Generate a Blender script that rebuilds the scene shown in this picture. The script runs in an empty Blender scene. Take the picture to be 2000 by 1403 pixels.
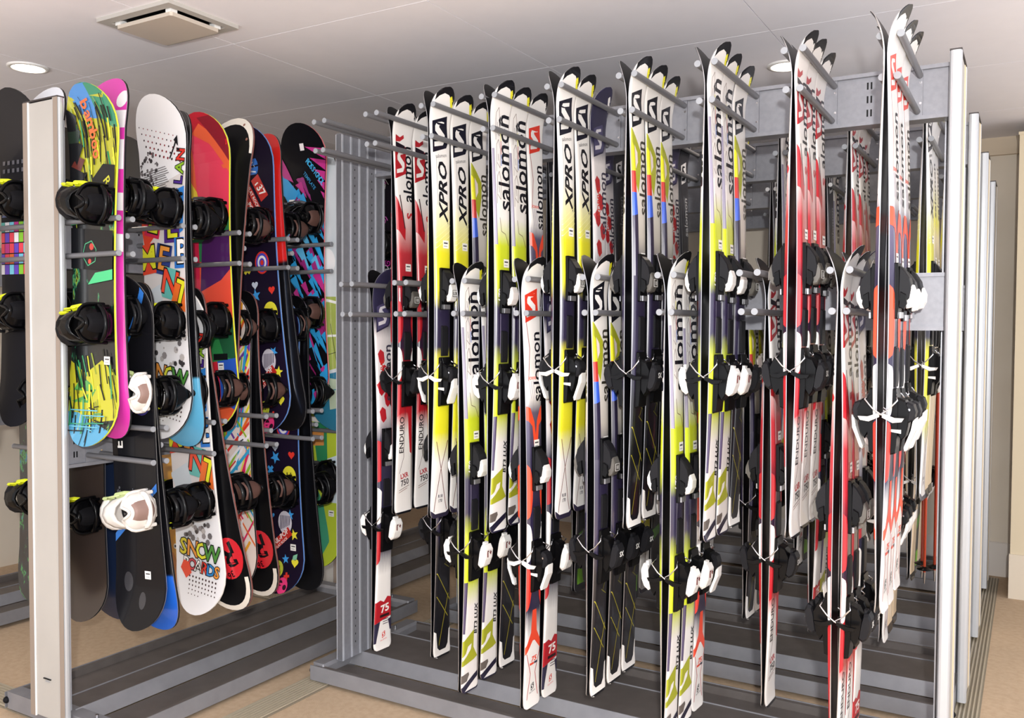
import bpy, bmesh, math, random
from math import sin, cos, pi, radians, sqrt
from mathutils import Vector, Matrix
from mathutils.geometry import tessellate_polygon

SC = bpy.context.scene
COL = SC.collection

# ------------------------------------------------------------------ camera
CAM = Vector((2.3418, -2.5473, 1.467))
YAW, PITCH, ROLL, FPX = 0.5302, -0.0336, -0.0042, 1736.9
_r = Vector((cos(YAW), sin(YAW), 0)); _d = Vector((-sin(YAW), cos(YAW), 0)); _u = Vector((0, 0, 1))
_f = _d * cos(PITCH) + _u * sin(PITCH)
_u2 = -_d * sin(PITCH) + _u * cos(PITCH)
_r2 = _r * cos(ROLL) - _u2 * sin(ROLL)
_u3 = _r * sin(ROLL) + _u2 * cos(ROLL)
cd = bpy.data.cameras.new('camera'); cam = bpy.data.objects.new('camera', cd); COL.objects.link(cam)
cd.sensor_width = 36; cd.lens = FPX / 2000 * 36; cd.clip_start = 0.05
m = Matrix.Identity(4)
for i, v in enumerate((_r2, _u3, -_f)):
    for k in range(3): m[k][i] = v[k]
m.translation = CAM; cam.matrix_world = m
SC.camera = cam

# ------------------------------------------------------------------ world, flash, exposure
W = bpy.data.worlds.new('world'); SC.world = W; W.use_nodes = True
bg = W.node_tree.nodes['Background']; bg.inputs[0].default_value = (0.93, 0.95, 1.0, 1); bg.inputs[1].default_value = 1.9
fl = bpy.data.lights.new('camera_flash', 'POINT'); fl.energy = 360; fl.shadow_soft_size = 0.035; fl.color = (1.0, 0.985, 0.96)
flo = bpy.data.objects.new('camera_flash', fl); COL.objects.link(flo)
flo.location = CAM - _d * 0.30 + _u * 0.20 + _r * 0.02
SC.view_settings.view_transform = 'Standard'
SC.view_settings.look = 'None'
SC.view_settings.exposure = 0.0
SC.view_settings.gamma = 1.0
SC.view_settings.use_curve_mapping = False

# ------------------------------------------------------------------ materials
def lin(h):
    h = h.lstrip('#'); c = [int(h[i:i + 2], 16) / 255 for i in (0, 2, 4)]
    return tuple(x / 12.92 if x <= 0.04045 else ((x + 0.055) / 1.055) ** 2.4 for x in c) + (1,)
MATS = {}
def mat(name, hexc, rough=0.5, metal=0.0, coat=0.0, emit=0.0):
    if name in MATS: return MATS[name]
    M = bpy.data.materials.new(name); M.use_nodes = True
    b = M.node_tree.nodes['Principled BSDF']
    b.inputs['Base Color'].default_value = lin(hexc); b.inputs['Roughness'].default_value = rough
    b.inputs['Metallic'].default_value = metal; b.inputs['Coat Weight'].default_value = coat
    r_, g_, b_ = lin(hexc)[:3]
    if max(r_, g_, b_) < .02 and not metal: b.inputs['Specular IOR Level'].default_value = 0.14
    if emit:
        b.inputs['Emission Color'].default_value = lin(hexc); b.inputs['Emission Strength'].default_value = emit
    MATS[name] = M
    return M
def noisy(name, h1, h2, scale, rough=0.6, metal=0.0, bump=0.0, bscale=None, detail=3):
    if name in MATS: return MATS[name]
    M = mat(name, h1, rough, metal); nt = M.node_tree; N = nt.nodes; b = N['Principled BSDF']
    tc = N.new('ShaderNodeTexCoord'); nz = N.new('ShaderNodeTexNoise'); nz.inputs['Scale'].default_value = scale; nz.inputs['Detail'].default_value = detail
    nt.links.new(tc.outputs['Object'], nz.inputs['Vector'])
    rp = N.new('ShaderNodeValToRGB'); rp.color_ramp.elements[0].position = 0.35; rp.color_ramp.elements[1].position = 0.65
    rp.color_ramp.elements[0].color = lin(h1); rp.color_ramp.elements[1].color = lin(h2)
    nt.links.new(nz.outputs['Fac'], rp.inputs['Fac']); nt.links.new(rp.outputs['Color'], b.inputs['Base Color'])
    if bump:
        n2 = N.new('ShaderNodeTexNoise'); n2.inputs['Scale'].default_value = bscale or scale * 4; n2.inputs['Detail'].default_value = 2
        nt.links.new(tc.outputs['Object'], n2.inputs['Vector'])
        bp = N.new('ShaderNodeBump'); bp.inputs['Strength'].default_value = bump; bp.inputs['Distance'].default_value = 0.002
        nt.links.new(n2.outputs['Fac'], bp.inputs['Height']); nt.links.new(bp.outputs['Normal'], b.inputs['Normal'])
    return M
def P(hexc):                                             # glossy print colour
    return mat('print_' + hexc.lstrip('#'), hexc, 0.35, 0, 0.3)
def ramp_mat(name, stops, rough=0.3, coat=0.4, noise=0.0, across=None, metal=0.0):
    """topsheet print running along UV.y; `across` mixes a second ramp where UV.x is small"""
    M = mat(name, '#ffffff', rough, metal, coat); nt = M.node_tree; N = nt.nodes; b = N['Principled BSDF']
    uv = N.new('ShaderNodeUVMap'); sep = N.new('ShaderNodeSeparateXYZ'); nt.links.new(uv.outputs[0], sep.inputs[0])
    nz = N.new('ShaderNodeTexNoise'); nz.inputs['Scale'].default_value = 30
    nt.links.new(uv.outputs[0], nz.inputs['Vector'])
    def mkramp(st):
        r = N.new('ShaderNodeValToRGB'); e = r.color_ramp.elements
        while len(e) < len(st): e.new(0.5)
        for k, (p, c) in enumerate(st): e[k].position = p; e[k].color = lin(c)
        mm = N.new('ShaderNodeMath'); mm.operation = 'MULTIPLY_ADD'; mm.inputs[1].default_value = noise; nt.links.new(nz.outputs['Fac'], mm.inputs[0])
        ad = N.new('ShaderNodeMath'); ad.operation = 'SUBTRACT'; nt.links.new(sep.outputs['Y'], mm.inputs[2]); nt.links.new(mm.outputs[0], ad.inputs[0]); ad.inputs[1].default_value = noise * 0.5
        nt.links.new(ad.outputs[0], r.inputs['Fac']); return r
    r1 = mkramp(stops)
    if across:
        st2, edge, soft = across
        r2 = mkramp(st2); mx = N.new('ShaderNodeMix'); mx.data_type = 'RGBA'
        mr = N.new('ShaderNodeMapRange'); mr.inputs[1].default_value = edge - soft; mr.inputs[2].default_value = edge + soft
        nt.links.new(sep.outputs['X'], mr.inputs[0]); nt.links.new(mr.outputs[0], mx.inputs['Factor'])
        nt.links.new(r2.outputs[0], mx.inputs['A']); nt.links.new(r1.outputs[0], mx.inputs['B'])
        nt.links.new(mx.outputs['Result'], b.inputs['Base Color'])
    else: nt.links.new(r1.outputs[0], b.inputs['Base Color'])
    return M
def grunge_mat(name, cols, sx, sy, rough=0.3, detail=6, seed=0.0, coat=0.3):
    """paint-streak print: noise stretched along the board through a stepped ramp"""
    M = mat(name, '#ffffff', rough, 0, coat); nt = M.node_tree; N = nt.nodes; b = N['Principled BSDF']
    uv = N.new('ShaderNodeUVMap'); mp = N.new('ShaderNodeMapping'); mp.inputs['Scale'].default_value = (sx, sy, 1); mp.inputs['Location'].default_value = (seed, seed * 0.7, seed)
    nt.links.new(uv.outputs[0], mp.inputs[0]); nz = N.new('ShaderNodeTexNoise'); nz.inputs['Scale'].default_value = 1; nz.inputs['Detail'].default_value = detail; nz.inputs['Roughness'].default_value = 0.65
    nt.links.new(mp.outputs[0], nz.inputs['Vector']); r = N.new('ShaderNodeValToRGB'); r.color_ramp.interpolation = 'CONSTANT' if len(cols) > 2 else 'LINEAR'
    e = r.color_ramp.elements
    while len(e) < len(cols): e.new(0.5)
    for k, (p, c) in enumerate(cols): e[k].position = p; e[k].color = lin(c)
    nt.links.new(nz.outputs['Fac'], r.inputs['Fac']); nt.links.new(r.outputs[0], b.inputs['Base Color'])
    return M

M_STEEL = noisy('grey_powder_coat', '#85868d', '#8c8d94', 60, 0.42, 0.25, 0.05, 400)
M_PEG = mat('grey_peg', '#727276', 0.42, 0.2)
M_CAP = mat('pale_peg_cap', '#8f9298', 0.55)
M_CARR = noisy('dark_grey_carriage', '#625c59', '#6a6461', 14, 0.5, 0.2, 0.05, 300)
M_LIP = noisy('grey_carriage_edge', '#85858a', '#8d8d92', 14, 0.45, 0.25)
M_BLACK = mat('black_plastic', '#08080a', 0.35, 0, 0.1)
M_RUBBER = mat('black_rubber', '#16161a', 0.6)
M_DKGREY = mat('charcoal_plastic', '#1d1d20', 0.4)
M_BASE = mat('black_ptex_base', '#08080b', 0.38)
M_CHROME = mat('chrome', '#d8d8dc', 0.18, 1.0)
M_WHITE = mat('white_plastic', '#f1efec', 0.35, 0, 0.2)
M_EDGE = mat('steel_edge', '#b9b9bd', 0.3, 0.8)
M_CREAM = noisy('cream_laminate', '#b3afa9', '#b7b3ad', 5, 0.6)
M_TAUPE = mat('taupe_trim', '#94867a', 0.5)
M_ALU = mat('brushed_aluminium', '#c3c6ca', 0.4, 0.4)
M_TAN = mat('tan_panel_edge', '#dbc6a1', 0.55)
M_BROWNPAD = mat('brown_pad', '#50352e', 0.75)

# ------------------------------------------------------------------ mesh helpers
class MB:
    def __init__(s): s.v = []; s.f = []; s.m = []; s.mats = []; s.sm = []; s.uv = {}
    def mi(s, M):
        if M not in s.mats: s.mats.append(M)
        return s.mats.index(M)
    def add(s, vs, fs, M, smooth=False):
        o = len(s.v); s.v += [tuple(x) for x in vs]; k = s.mi(M)
        for f in fs: s.f.append(tuple(o + i for i in f)); s.m.append(k); s.sm.append(smooth)
        return o
    def box(s, x0, x1, y0, y1, z0, z1, M):
        vs = [(x, y, z) for x in (x0, x1) for y in (y0, y1) for z in (z0, z1)]
        s.add(vs, [(0, 1, 3, 2), (4, 6, 7, 5), (0, 4, 5, 1), (2, 3, 7, 6), (0, 2, 6, 4), (1, 5, 7, 3)], M)
    def prism(s, prof, a0, a1, M, axis='y', ch=0.0, smooth=False):
        """profile polygon extruded along an axis; profile coords are the two other axes in x,y,z order"""
        n = len(prof); cx = sum(p[0] for p in prof) / n; cy = sum(p[1] for p in prof) / n
        size = max(max(p[0] for p in prof) - min(p[0] for p in prof), max(p[1] for p in prof) - min(p[1] for p in prof))
        k = 1 - 2 * ch / size if ch else 1
        ins = [(cx + (p[0] - cx) * k, cy + (p[1] - cy) * k) for p in prof]
        rings = [(a0, ins), (a0 + ch, prof), (a1 - ch, prof), (a1, ins)] if ch else [(a0, prof), (a1, prof)]
        def pt(a, p):
            return {'y': (p[0], a, p[1]), 'x': (a, p[0], p[1]), 'z': (p[0], p[1], a)}[axis]
        vs = [pt(a, p) for a, r in rings for p in r]; fs = []
        for j in range(len(rings) - 1):
            for i in range(n):
                i2 = (i + 1) % n; fs.append((j * n + i, j * n + i2, (j + 1) * n + i2, (j + 1) * n + i))
        fs.append(tuple(range(n - 1, -1, -1))); o = (len(rings) - 1) * n; fs.append(tuple(o + i for i in range(n)))
        s.add(vs, fs, M, smooth)
    def cyl(s, p0, p1, r, M, n=10, capM=None, r1=None):
        p0 = Vector(p0); p1 = Vector(p1); d = (p1 - p0).normalized()
        a = d.orthogonal().normalized(); b = d.cross(a); r1 = r if r1 is None else r1
        vs = [p0 + (a * cos(2 * pi * i / n) + b * sin(2 * pi * i / n)) * r for i in range(n)] + [p1 + (a * cos(2 * pi * i / n) + b * sin(2 * pi * i / n)) * r1 for i in range(n)]
        s.add(vs, [(i, (i + 1) % n, n + (i + 1) % n, n + i) for i in range(n)], M, True)
        s.add(vs[:n], [tuple(range(n - 1, -1, -1))], capM or M); s.add(vs[n:], [tuple(range(n))], capM or M)
    def tube(s, pts, r, M, n=6, close=False):
        pts = [Vector(p) for p in pts]; rings = []
        up = Vector((0.31, 0.52, 0.79))
        for i, p in enumerate(pts):
            t = (pts[min(i + 1, len(pts) - 1)] - pts[max(i - 1, 0)]).normalized()
            a = t.cross(up).normalized(); b = t.cross(a)
            rr = r[i] if isinstance(r, (list, tuple)) else r
            rings.append([p + (a * cos(2 * pi * k / n) + b * sin(2 * pi * k / n)) * rr for k in range(n)])
        vs = [q for R in rings for q in R]; fs = []
        for i in range(len(pts) - 1):
            for k in range(n): fs.append((i * n + k, i * n + (k + 1) % n, (i + 1) * n + (k + 1) % n, (i + 1) * n + k))
        fs.append(tuple(range(n - 1, -1, -1))); fs.append(tuple((len(pts) - 1) * n + k for k in range(n)))
        s.add(vs, fs, M, True)
    def band(s, rows, M, thick, smooth=True):
        """sheet through rows of points, given a thickness along vertex normals estimated per grid"""
        nr = len(rows); nc = len(rows[0]); g = [[Vector(p) for p in r] for r in rows]; top = []; 
        for i in range(nr):
            for j in range(nc):
                du = g[min(i + 1, nr - 1)][j] - g[max(i - 1, 0)][j]; dv = g[i][min(j + 1, nc - 1)] - g[i][max(j - 1, 0)]
                nn = du.cross(dv); nn = nn.normalized() if nn.length > 1e-9 else Vector((0, 0, 1)); top.append(g[i][j] + nn * thick)
        bot = [p for r in g for p in r]; N_ = nr * nc; vs = bot + top; fs = []
        for i in range(nr - 1):
            for j in range(nc - 1):
                a, b, c, d = i * nc + j, i * nc + j + 1, (i + 1) * nc + j + 1, (i + 1) * nc + j
                fs.append((a, d, c, b)); fs.append((N_ + a, N_ + b, N_ + c, N_ + d))
        for i in range(nr - 1):
            for j in (0, nc - 1):
                a, b = i * nc + j, (i + 1) * nc + j; fs.append((a, b, N_ + b, N_ + a))
        for j in range(nc - 1):
            for i in (0, nr - 1):
                a, b = i * nc + j, i * nc + j + 1; fs.append((a, b, N_ + b, N_ + a))
        s.add(vs, fs, M, smooth)
    def mesh(s, name):
        me = bpy.data.meshes.new(name); me.from_pydata(s.v, [], s.f)
        for M in s.mats: me.materials.append(M)
        me.polygons.foreach_set('material_index', s.m); me.polygons.foreach_set('use_smooth', s.sm)
        if s.uv:
            ul = me.uv_layers.new(name='UVMap')
            for lp in me.loops: ul.data[lp.index].uv = s.uv.get(lp.vertex_index, (0, 0))
        bm = bmesh.new(); bm.from_mesh(me); bmesh.ops.recalc_face_normals(bm, faces=bm.faces[:]); bm.to_mesh(me); bm.free()
        me.update(); return me
def _flat(s, name):
    me = bpy.data.meshes.new(name); me.from_pydata(s.v, [], s.f)
    for M in s.mats: me.materials.append(M)
    me.polygons.foreach_set('material_index', s.m); me.update()
    return me
MB.flat = _flat
def link(name, data, parent=None, loc=None, rot=None):
    o = bpy.data.objects.new(name, data); COL.objects.link(o)
    if parent: o.parent = parent
    if loc: o.location = loc
    if rot: o.rotation_euler = rot
    return o
def tag(o, label, cat=None, group=None, kind=None):
    if label: o['label'] = label
    if cat: o['category'] = cat
    if group: o['group'] = group
    if kind: o['kind'] = kind
    return o
def struct(name, mb, parent=None, label=None):
    o = link(name, mb.mesh(name), parent)
    if not parent: o['kind'] = 'structure'
    if label: o['label'] = label
    return o

# ------------------------------------------------------------------ flat print on curved sheets
_tc = {}
def text2d(s, bold=0.0, shear=0.0):
    k = (s, bold, shear)
    if k not in _tc:
        cu = bpy.data.curves.new('txt', 'FONT'); cu.body = s; cu.align_x = 'CENTER'; cu.align_y = 'CENTER'; cu.resolution_u = 2; cu.offset = bold; cu.shear = shear
        ob = bpy.data.objects.new('txt', cu); me = bpy.data.meshes.new_from_object(ob)
        me.calc_loop_triangles()
        _tc[k] = ([(v.co.x, v.co.y) for v in me.vertices], [tuple(t.vertices) for t in me.loop_triangles])
        bpy.data.objects.remove(ob); bpy.data.curves.remove(cu); bpy.data.meshes.remove(me)
    return _tc[k]
class Gfx:
    """2-D print in metres: v across the sheet, u along it"""
    def __init__(s): s.items = []; s.layer = 0; s.st = 0; s.ns = 0
    def tri(s, vs, ts, M):
        s.items.append((vs, ts, M, s.layer, s.st)); s.layer += 1
    def poly(s, pts, c):
        t = tessellate_polygon([[Vector((p[0], p[1], 0)) for p in pts]]); s.tri(list(pts), [tuple(x) for x in t], P(c) if isinstance(c, str) else c)
    def rect(s, v0, u0, v1, u1, c): s.poly([(v0, u0), (v1, u0), (v1, u1), (v0, u1)], c)
    def circ(s, v, u, r, c, n=16, k=1.0): s.poly([(v + r * k * cos(2 * pi * i / n), u + r * sin(2 * pi * i / n)) for i in range(n)], c)
    def star(s, v, u, r, c, rot=0.3): s.poly([(v + (r if i % 2 == 0 else r * .42) * cos(rot + pi * i / 5), u + (r if i % 2 == 0 else r * .42) * sin(rot + pi * i / 5)) for i in range(10)], c)
    def heart(s, v, u, r, c, rot=0.0):
        pts = []
        for i in range(16):
            t = 2 * pi * i / 16; x = 16 * sin(t) ** 3 / 17 * r; y = (13 * cos(t) - 5 * cos(2 * t) - 2 * cos(3 * t) - cos(4 * t)) / 17 * r
            pts.append((v + x * cos(rot) - y * sin(rot), u + x * sin(rot) + y * cos(rot)))
        s.poly(pts, c)
    def cross(s, v, u, r, c, rot=0.3, w=0.34):
        for a in (rot, rot + pi / 2):
            dx, dy = cos(a) * r, sin(a) * r; nx, ny = -sin(a) * r * w, cos(a) * r * w
            s.poly([(v - dx - nx, u - dy - ny), (v + dx - nx, u + dy - ny), (v + dx + nx, u + dy + ny), (v - dx + nx, u - dy + ny)], c)
    def line(s, pts, w, c):
        for (a, b) in zip(pts[:-1], pts[1:]):
            dx, dy = b[0] - a[0], b[1] - a[1]; L = sqrt(dx * dx + dy * dy) or 1; nx, ny = -dy / L * w / 2, dx / L * w / 2
            s.poly([(a[0] + nx, a[1] + ny), (a[0] - nx, a[1] - ny), (b[0] - nx, b[1] - ny), (b[0] + nx, b[1] + ny)], c)
            s.layer -= 1
        s.layer += 1
    def text(s, t, v, u, size, c, rot=90, bold=0.0, sx=1.0, shear=0.0):
        vs, ts = text2d(t, bold, shear); a = radians(rot)
        s.tri([(v + (x * sx * cos(a) - y * sin(a)) * size, u + (x * sx * sin(a) + y * cos(a)) * size) for x, y in vs], ts, P(c))
    def slogo(s, v, u, w, h, dark, light):
        """angular S emblem: slanted block with a light S cut through it"""
        q = lambda a, b: (v + a * w, u + b * h + a * h * .18)
        s.poly([q(-.5, -.5), q(.38, -.44), q(.5, -.3), q(.42, .5), q(-.5, .42)], dark)
        s.poly([q(-.4, -.34), q(.16, -.34), q(.3, -.2), q(.3, -.05), q(-.05, .2), q(-.05, .26), q(.26, .26), q(.26, .36), q(-.22, .36), q(-.32, .26), q(-.32, .12), q(.06, -.14), q(.06, -.2), q(-.4, -.2)], light)
    def sticker(s, v, u):
        s.ns += 1; s.st = s.ns
        s.rect(v - .016, u - .014, v + .016, u + .014, '#f4f2ee'); s.rect(v - .011, u + .002, v + .011, u + .007, '#4a4a4e'); s.rect(v - .011, u - .008, v + .008, u - .005, '#a8a8ac'); s.st = 0
    def meshes(s, namer, surf, w, us, wmin):
        """prints that lie far apart become parts of their own"""
        B = []
        for it in s.items:
            v = [x[0] for x in it[0]]; u = [x[1] for x in it[0]]; wm = wmin * 1.25
            B.append((max(min(v), -wm), max(min(u), us[0]), min(max(v), wm), min(max(u), us[-1]), it[4]))
        par = list(range(len(B)))
        def find(i):
            while par[i] != i: i = par[i]
            return i
        for i in range(len(B)):
            for j in range(i):
                p, q = B[i], B[j]
                if p[4] != q[4]: continue
                gv = max(0, p[0] - q[2], q[0] - p[2]); gu = max(0, p[1] - q[3], q[1] - p[3]); size = min(max(max(p[2] - p[0], p[3] - p[1]), .01), max(max(q[2] - q[0], q[3] - q[1]), .01))
                if sqrt(gv * gv + gu * gu) <= max(.015, .4 * size): par[find(i)] = find(j)
        groups = {}
        for i in range(len(B)): groups.setdefault(find(i), []).append(i)
        out = []
        for r, ix in groups.items():
            u = sum((B[i][1] + B[i][3]) / 2 for i in ix) / len(ix); nm = 'price_sticker' if B[r][4] else namer(u)
            me = s.mesh(nm, surf, w, us, wmin, [s.items[i] for i in ix])
            if len(me.polygons): out.append((nm, me))
        return out
    def mesh(s, name, surf, w, us, wmin, items):
        mb = MB()
        for vs, ts, M, layer, st in items:
            bm = bmesh.new(); bv = [bm.verts.new((x, y, 0)) for x, y in vs]
            for t in ts:
                try: bm.faces.new([bv[i] for i in t])
                except ValueError: pass
            umin = min(x[1] for x in vs); umax = max(x[1] for x in vs); vm = max(abs(x[0]) for x in vs)
            for u in us:
                if umin < u < umax: bmesh.ops.bisect_plane(bm, geom=bm.verts[:] + bm.edges[:] + bm.faces[:], plane_co=(0, u, 0), plane_no=(0, 1, 0))
            U0, U1 = us[0], us[-1]; allg = lambda: bm.verts[:] + bm.edges[:] + bm.faces[:]
            if umax > U1: bmesh.ops.bisect_plane(bm, geom=allg(), plane_co=(0, U1, 0), plane_no=(0, 1, 0), clear_outer=True)
            if umin < U0: bmesh.ops.bisect_plane(bm, geom=allg(), plane_co=(0, U0, 0), plane_no=(0, 1, 0), clear_inner=True)
            for q in bm.verts: q.co.x /= w(min(max(q.co.y, U0), U1))
            for vv in (-.9, -.8, .8, .9): bmesh.ops.bisect_plane(bm, geom=allg(), plane_co=(vv, 0, 0), plane_no=(1, 0, 0))
            bmesh.ops.bisect_plane(bm, geom=allg(), plane_co=(.995, 0, 0), plane_no=(1, 0, 0), clear_outer=True)
            bmesh.ops.bisect_plane(bm, geom=allg(), plane_co=(-.995, 0, 0), plane_no=(1, 0, 0), clear_inner=True)
            bm.verts.index_update(); pts = []; flat = []
            for q in bm.verts:
                u = min(max(q.co.y, U0), U1); v = q.co.x * w(u)
                flat.append((v, u)); pts.append(surf(v, u, .0003 + .00003 * layer))
            fs = []
            for f in bm.faces:
                ix = [q.index for q in f.verts]; a = flat[ix[0]]; ar = 0
                for i in range(1, len(ix) - 1):
                    b, c = flat[ix[i]], flat[ix[i + 1]]; ar += abs((b[0] - a[0]) * (c[1] - a[1]) - (c[0] - a[0]) * (b[1] - a[1]))
                if ar > 2e-9: fs.append(tuple(ix))
            bm.free()
            if fs: mb.add(pts, fs, M)
        return mb.flat(name)

# ================================================================== THE ROOM
ZC = 2.61
M_CARPET = noisy('beige_carpet', '#b9a084', '#c2aa8e', 40, 0.95, 0, 0.6, 420)
M_CEIL = noisy('ceiling_board', '#f3f0f5', '#f5f2f7', 9, 0.8)
M_WALL = noisy('cream_wall', '#d8cdbd', '#dcd2c3', 3, 0.8)
b = MB(); b.box(-3.3, 4.6, -3.6, 3.7, -0.05, 0, M_CARPET); struct('floor', b, label='beige carpet floor')
b = MB(); b.box(-3.3, 4.6, -3.6, 3.7, ZC + .012, ZC + .05, mat('ceiling_void', '#8d8886', 0.9)); ceiling = struct('ceiling', b)
xs = [-.46 + .955 * k for k in range(-3, 6)]; ys = [.005 + .907 * k for k in range(-4, 5)]
pm = MB(); pm.box(-.4757, .4757, -.4517, .4517, 0, .011, M_CEIL); pme = pm.mesh('ceiling_panel')
for x in xs[:-1]:
    for y in ys[:-1]: link('ceiling_panel', pme, ceiling, (x + .4775, y + .4535, ZC))
b = MB(); b.box(-3.17, -3.07, -3.6, 3.7, 0, ZC, M_WALL); struct('wall_left', b)
b = MB(); b.box(-3.07, 3.4, 3.49, 3.6, 0, ZC, M_WALL); struct('wall_back', b)
b = MB(); b.box(-3.07, 3.4, 3.46, 3.49, 2.507, ZC, mat('soffit_paint', '#d2c2ac', 0.8)); struct('trim_1', b, label='beige soffit band along the top of the back wall')
b = MB(); b.prism([(3.475, 0), (3.49, 0), (3.49, .205), (3.482, .205), (3.475, .198)], -3.07, 2.255, mat('white_baseboard', '#d9d2cb', 0.5), axis='x'); struct('baseboard_back', b)
b = MB(); b.box(2.255, 3.4, 3.02, 3.49, 0, 2.53, mat('beige_pillar', '#d9cbaf', 0.75)); b.box(2.25, 3.4, 3.015, 3.49, 2.53, 2.545, mat('beige_pillar', '')); struct('wall_right', b, label='beige wall return beside the back corner')
b = MB(); b.box(2.25, 3.4, 3.008, 3.02, 0, .245, mat('pillar_base', '#dcd0bd', 0.5)); struct('baseboard_right', b)

def downlight(x, y, r, power, label, tint=(1, .86, .72)):
    t = link('downlight', None, None, (x, y, ZC)); tag(t, label, 'ceiling light', 'recessed ceiling downlights')
    n = 28; b = MB(); ring = [(r * 1.28, 0), (r * 1.26, -.006), (r * 1.02, -.008), (r, -.002), (r, .0)]
    vs = [(p[0] * cos(2 * pi * i / n), p[0] * sin(2 * pi * i / n), p[1]) for p in ring for i in range(n)]
    b.add(vs, [(j * n + i, j * n + (i + 1) % n, (j + 1) * n + (i + 1) % n, (j + 1) * n + i) for j in range(4) for i in range(n)], M_WHITE, True)
    link('trim_ring', b.mesh('trim_ring'), t)
    b = MB(); b.cyl((0, 0, -.001), (0, 0, -.004), r, mat('lit_diffuser', '#fff1dc', 0.5, emit=14), n); link('diffuser', b.mesh('diffuser'), t)
    L = bpy.data.lights.new('downlight_lamp', 'SPOT'); L.energy = power; L.color = tint; L.spot_size = radians(150); L.spot_blend = 0.6; L.shadow_soft_size = r
    lo = link('lamp', None, t, (0, 0, -.02)); bpy.data.objects.remove(lo)
    lo = bpy.data.objects.new('downlight_lamp', L); COL.objects.link(lo); lo.parent = t; lo.location = (0, 0, -.03)
downlight(-1.496, -.218, .066, 22, 'round lit downlight in the ceiling above the near white end panel')
downlight(1.40, 1.395, .066, 22, 'round lit downlight in the ceiling behind the tall ski tips')

# ceiling air outlet
t = link('ceiling_vent', None, None, (-.473, -.297, ZC)); tag(t, 'square white ceiling air outlet with a dropped centre plate', 'vent')
hx, hy = .2, .158
b = MB()
for (x0, x1, y0, y1) in ((-hx, hx, -hy, -hy + .035), (-hx, hx, hy - .035, hy), (-hx, -hx + .035, -hy + .035, hy - .035), (hx - .035, hx, -hy + .035, hy - .035)):
    b.box(x0, x1, y0, y1, -.014, 0, M_CREAM)
link('outer_frame', b.mesh('outer_frame'), t)
b = MB(); b.box(-hx + .035, hx - .035, -hy + .035, hy - .035, -.004, 0, M_BLACK); link('dark_slot', b.mesh('dark_slot'), t)
b = MB(); b.prism([(-hx + .056, -hy + .048), (-hx + .048, -hy + .056), (-hx + .048, hy - .056), (-hx + .056, hy - .048), (hx - .056, hy - .048), (hx - .048, hy - .056), (hx - .048, -hy + .056), (hx - .056, -hy + .048)], -.034, -.02, mat('vent_plate', '#c9bdb0', 0.6), axis='z'); link('centre_plate', b.mesh('centre_plate'), t)
b = MB()
for sx in (-1, 1):
    for sy in (-1, 1): b.box(sx * (hx - .06) - .014, sx * (hx - .06) + .014, sy * (hy - .06) - .014, sy * (hy - .06) + .014, -.021, -.004, M_WHITE)
link('plate_bracket', b.mesh('plate_bracket'), t)

# floor rails the racks roll on
M_RAIL = mat('rail_aluminium', '#b3a893', 0.45, 0.2); M_RAILD = mat('rail_groove', '#857c6c', 0.6, 0.1)
def floor_rail(loc, rot, L, wd, label):
    t = link('floor_rail', None, None, loc, (0, 0, rot)); tag(t, label, 'rail', 'rails set in the carpet')
    b = MB(); b.box(0, L, -wd / 2, wd / 2, .0005, .006, M_RAILD); link('rail_bed', b.mesh('rail_bed'), t)
    r = MB(); r.prism([(-wd * .03, .006), (-wd * .025, .011), (wd * .025, .011), (wd * .03, .006)], 0, L, M_RAIL, axis='x'); rm = r.mesh('rail_rib')
    for k in (-.42, -.3, -.18, -.06, .06, .18, .3, .42): link('rail_rib', rm, t, (0, wd * k, 0))
floor_rail((-.185, -1.3, 0), pi / 2, 4.7, .135, 'ribbed metal floor rail running under the corner of the ski racks')
floor_rail((2.135, -1.0, 0), pi / 2, 4.4, .12, 'ribbed metal floor rail along the white end panels of the ski racks')
floor_rail((-3.0, -.56, 0), 0, 2.5, .13, 'ribbed metal floor rail under the near end of the snowboard rack')
floor_rail((-3.0, .95, 0), 0, 2.62, .12, 'ribbed metal floor rail under the far end of the snowboard rack')

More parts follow.
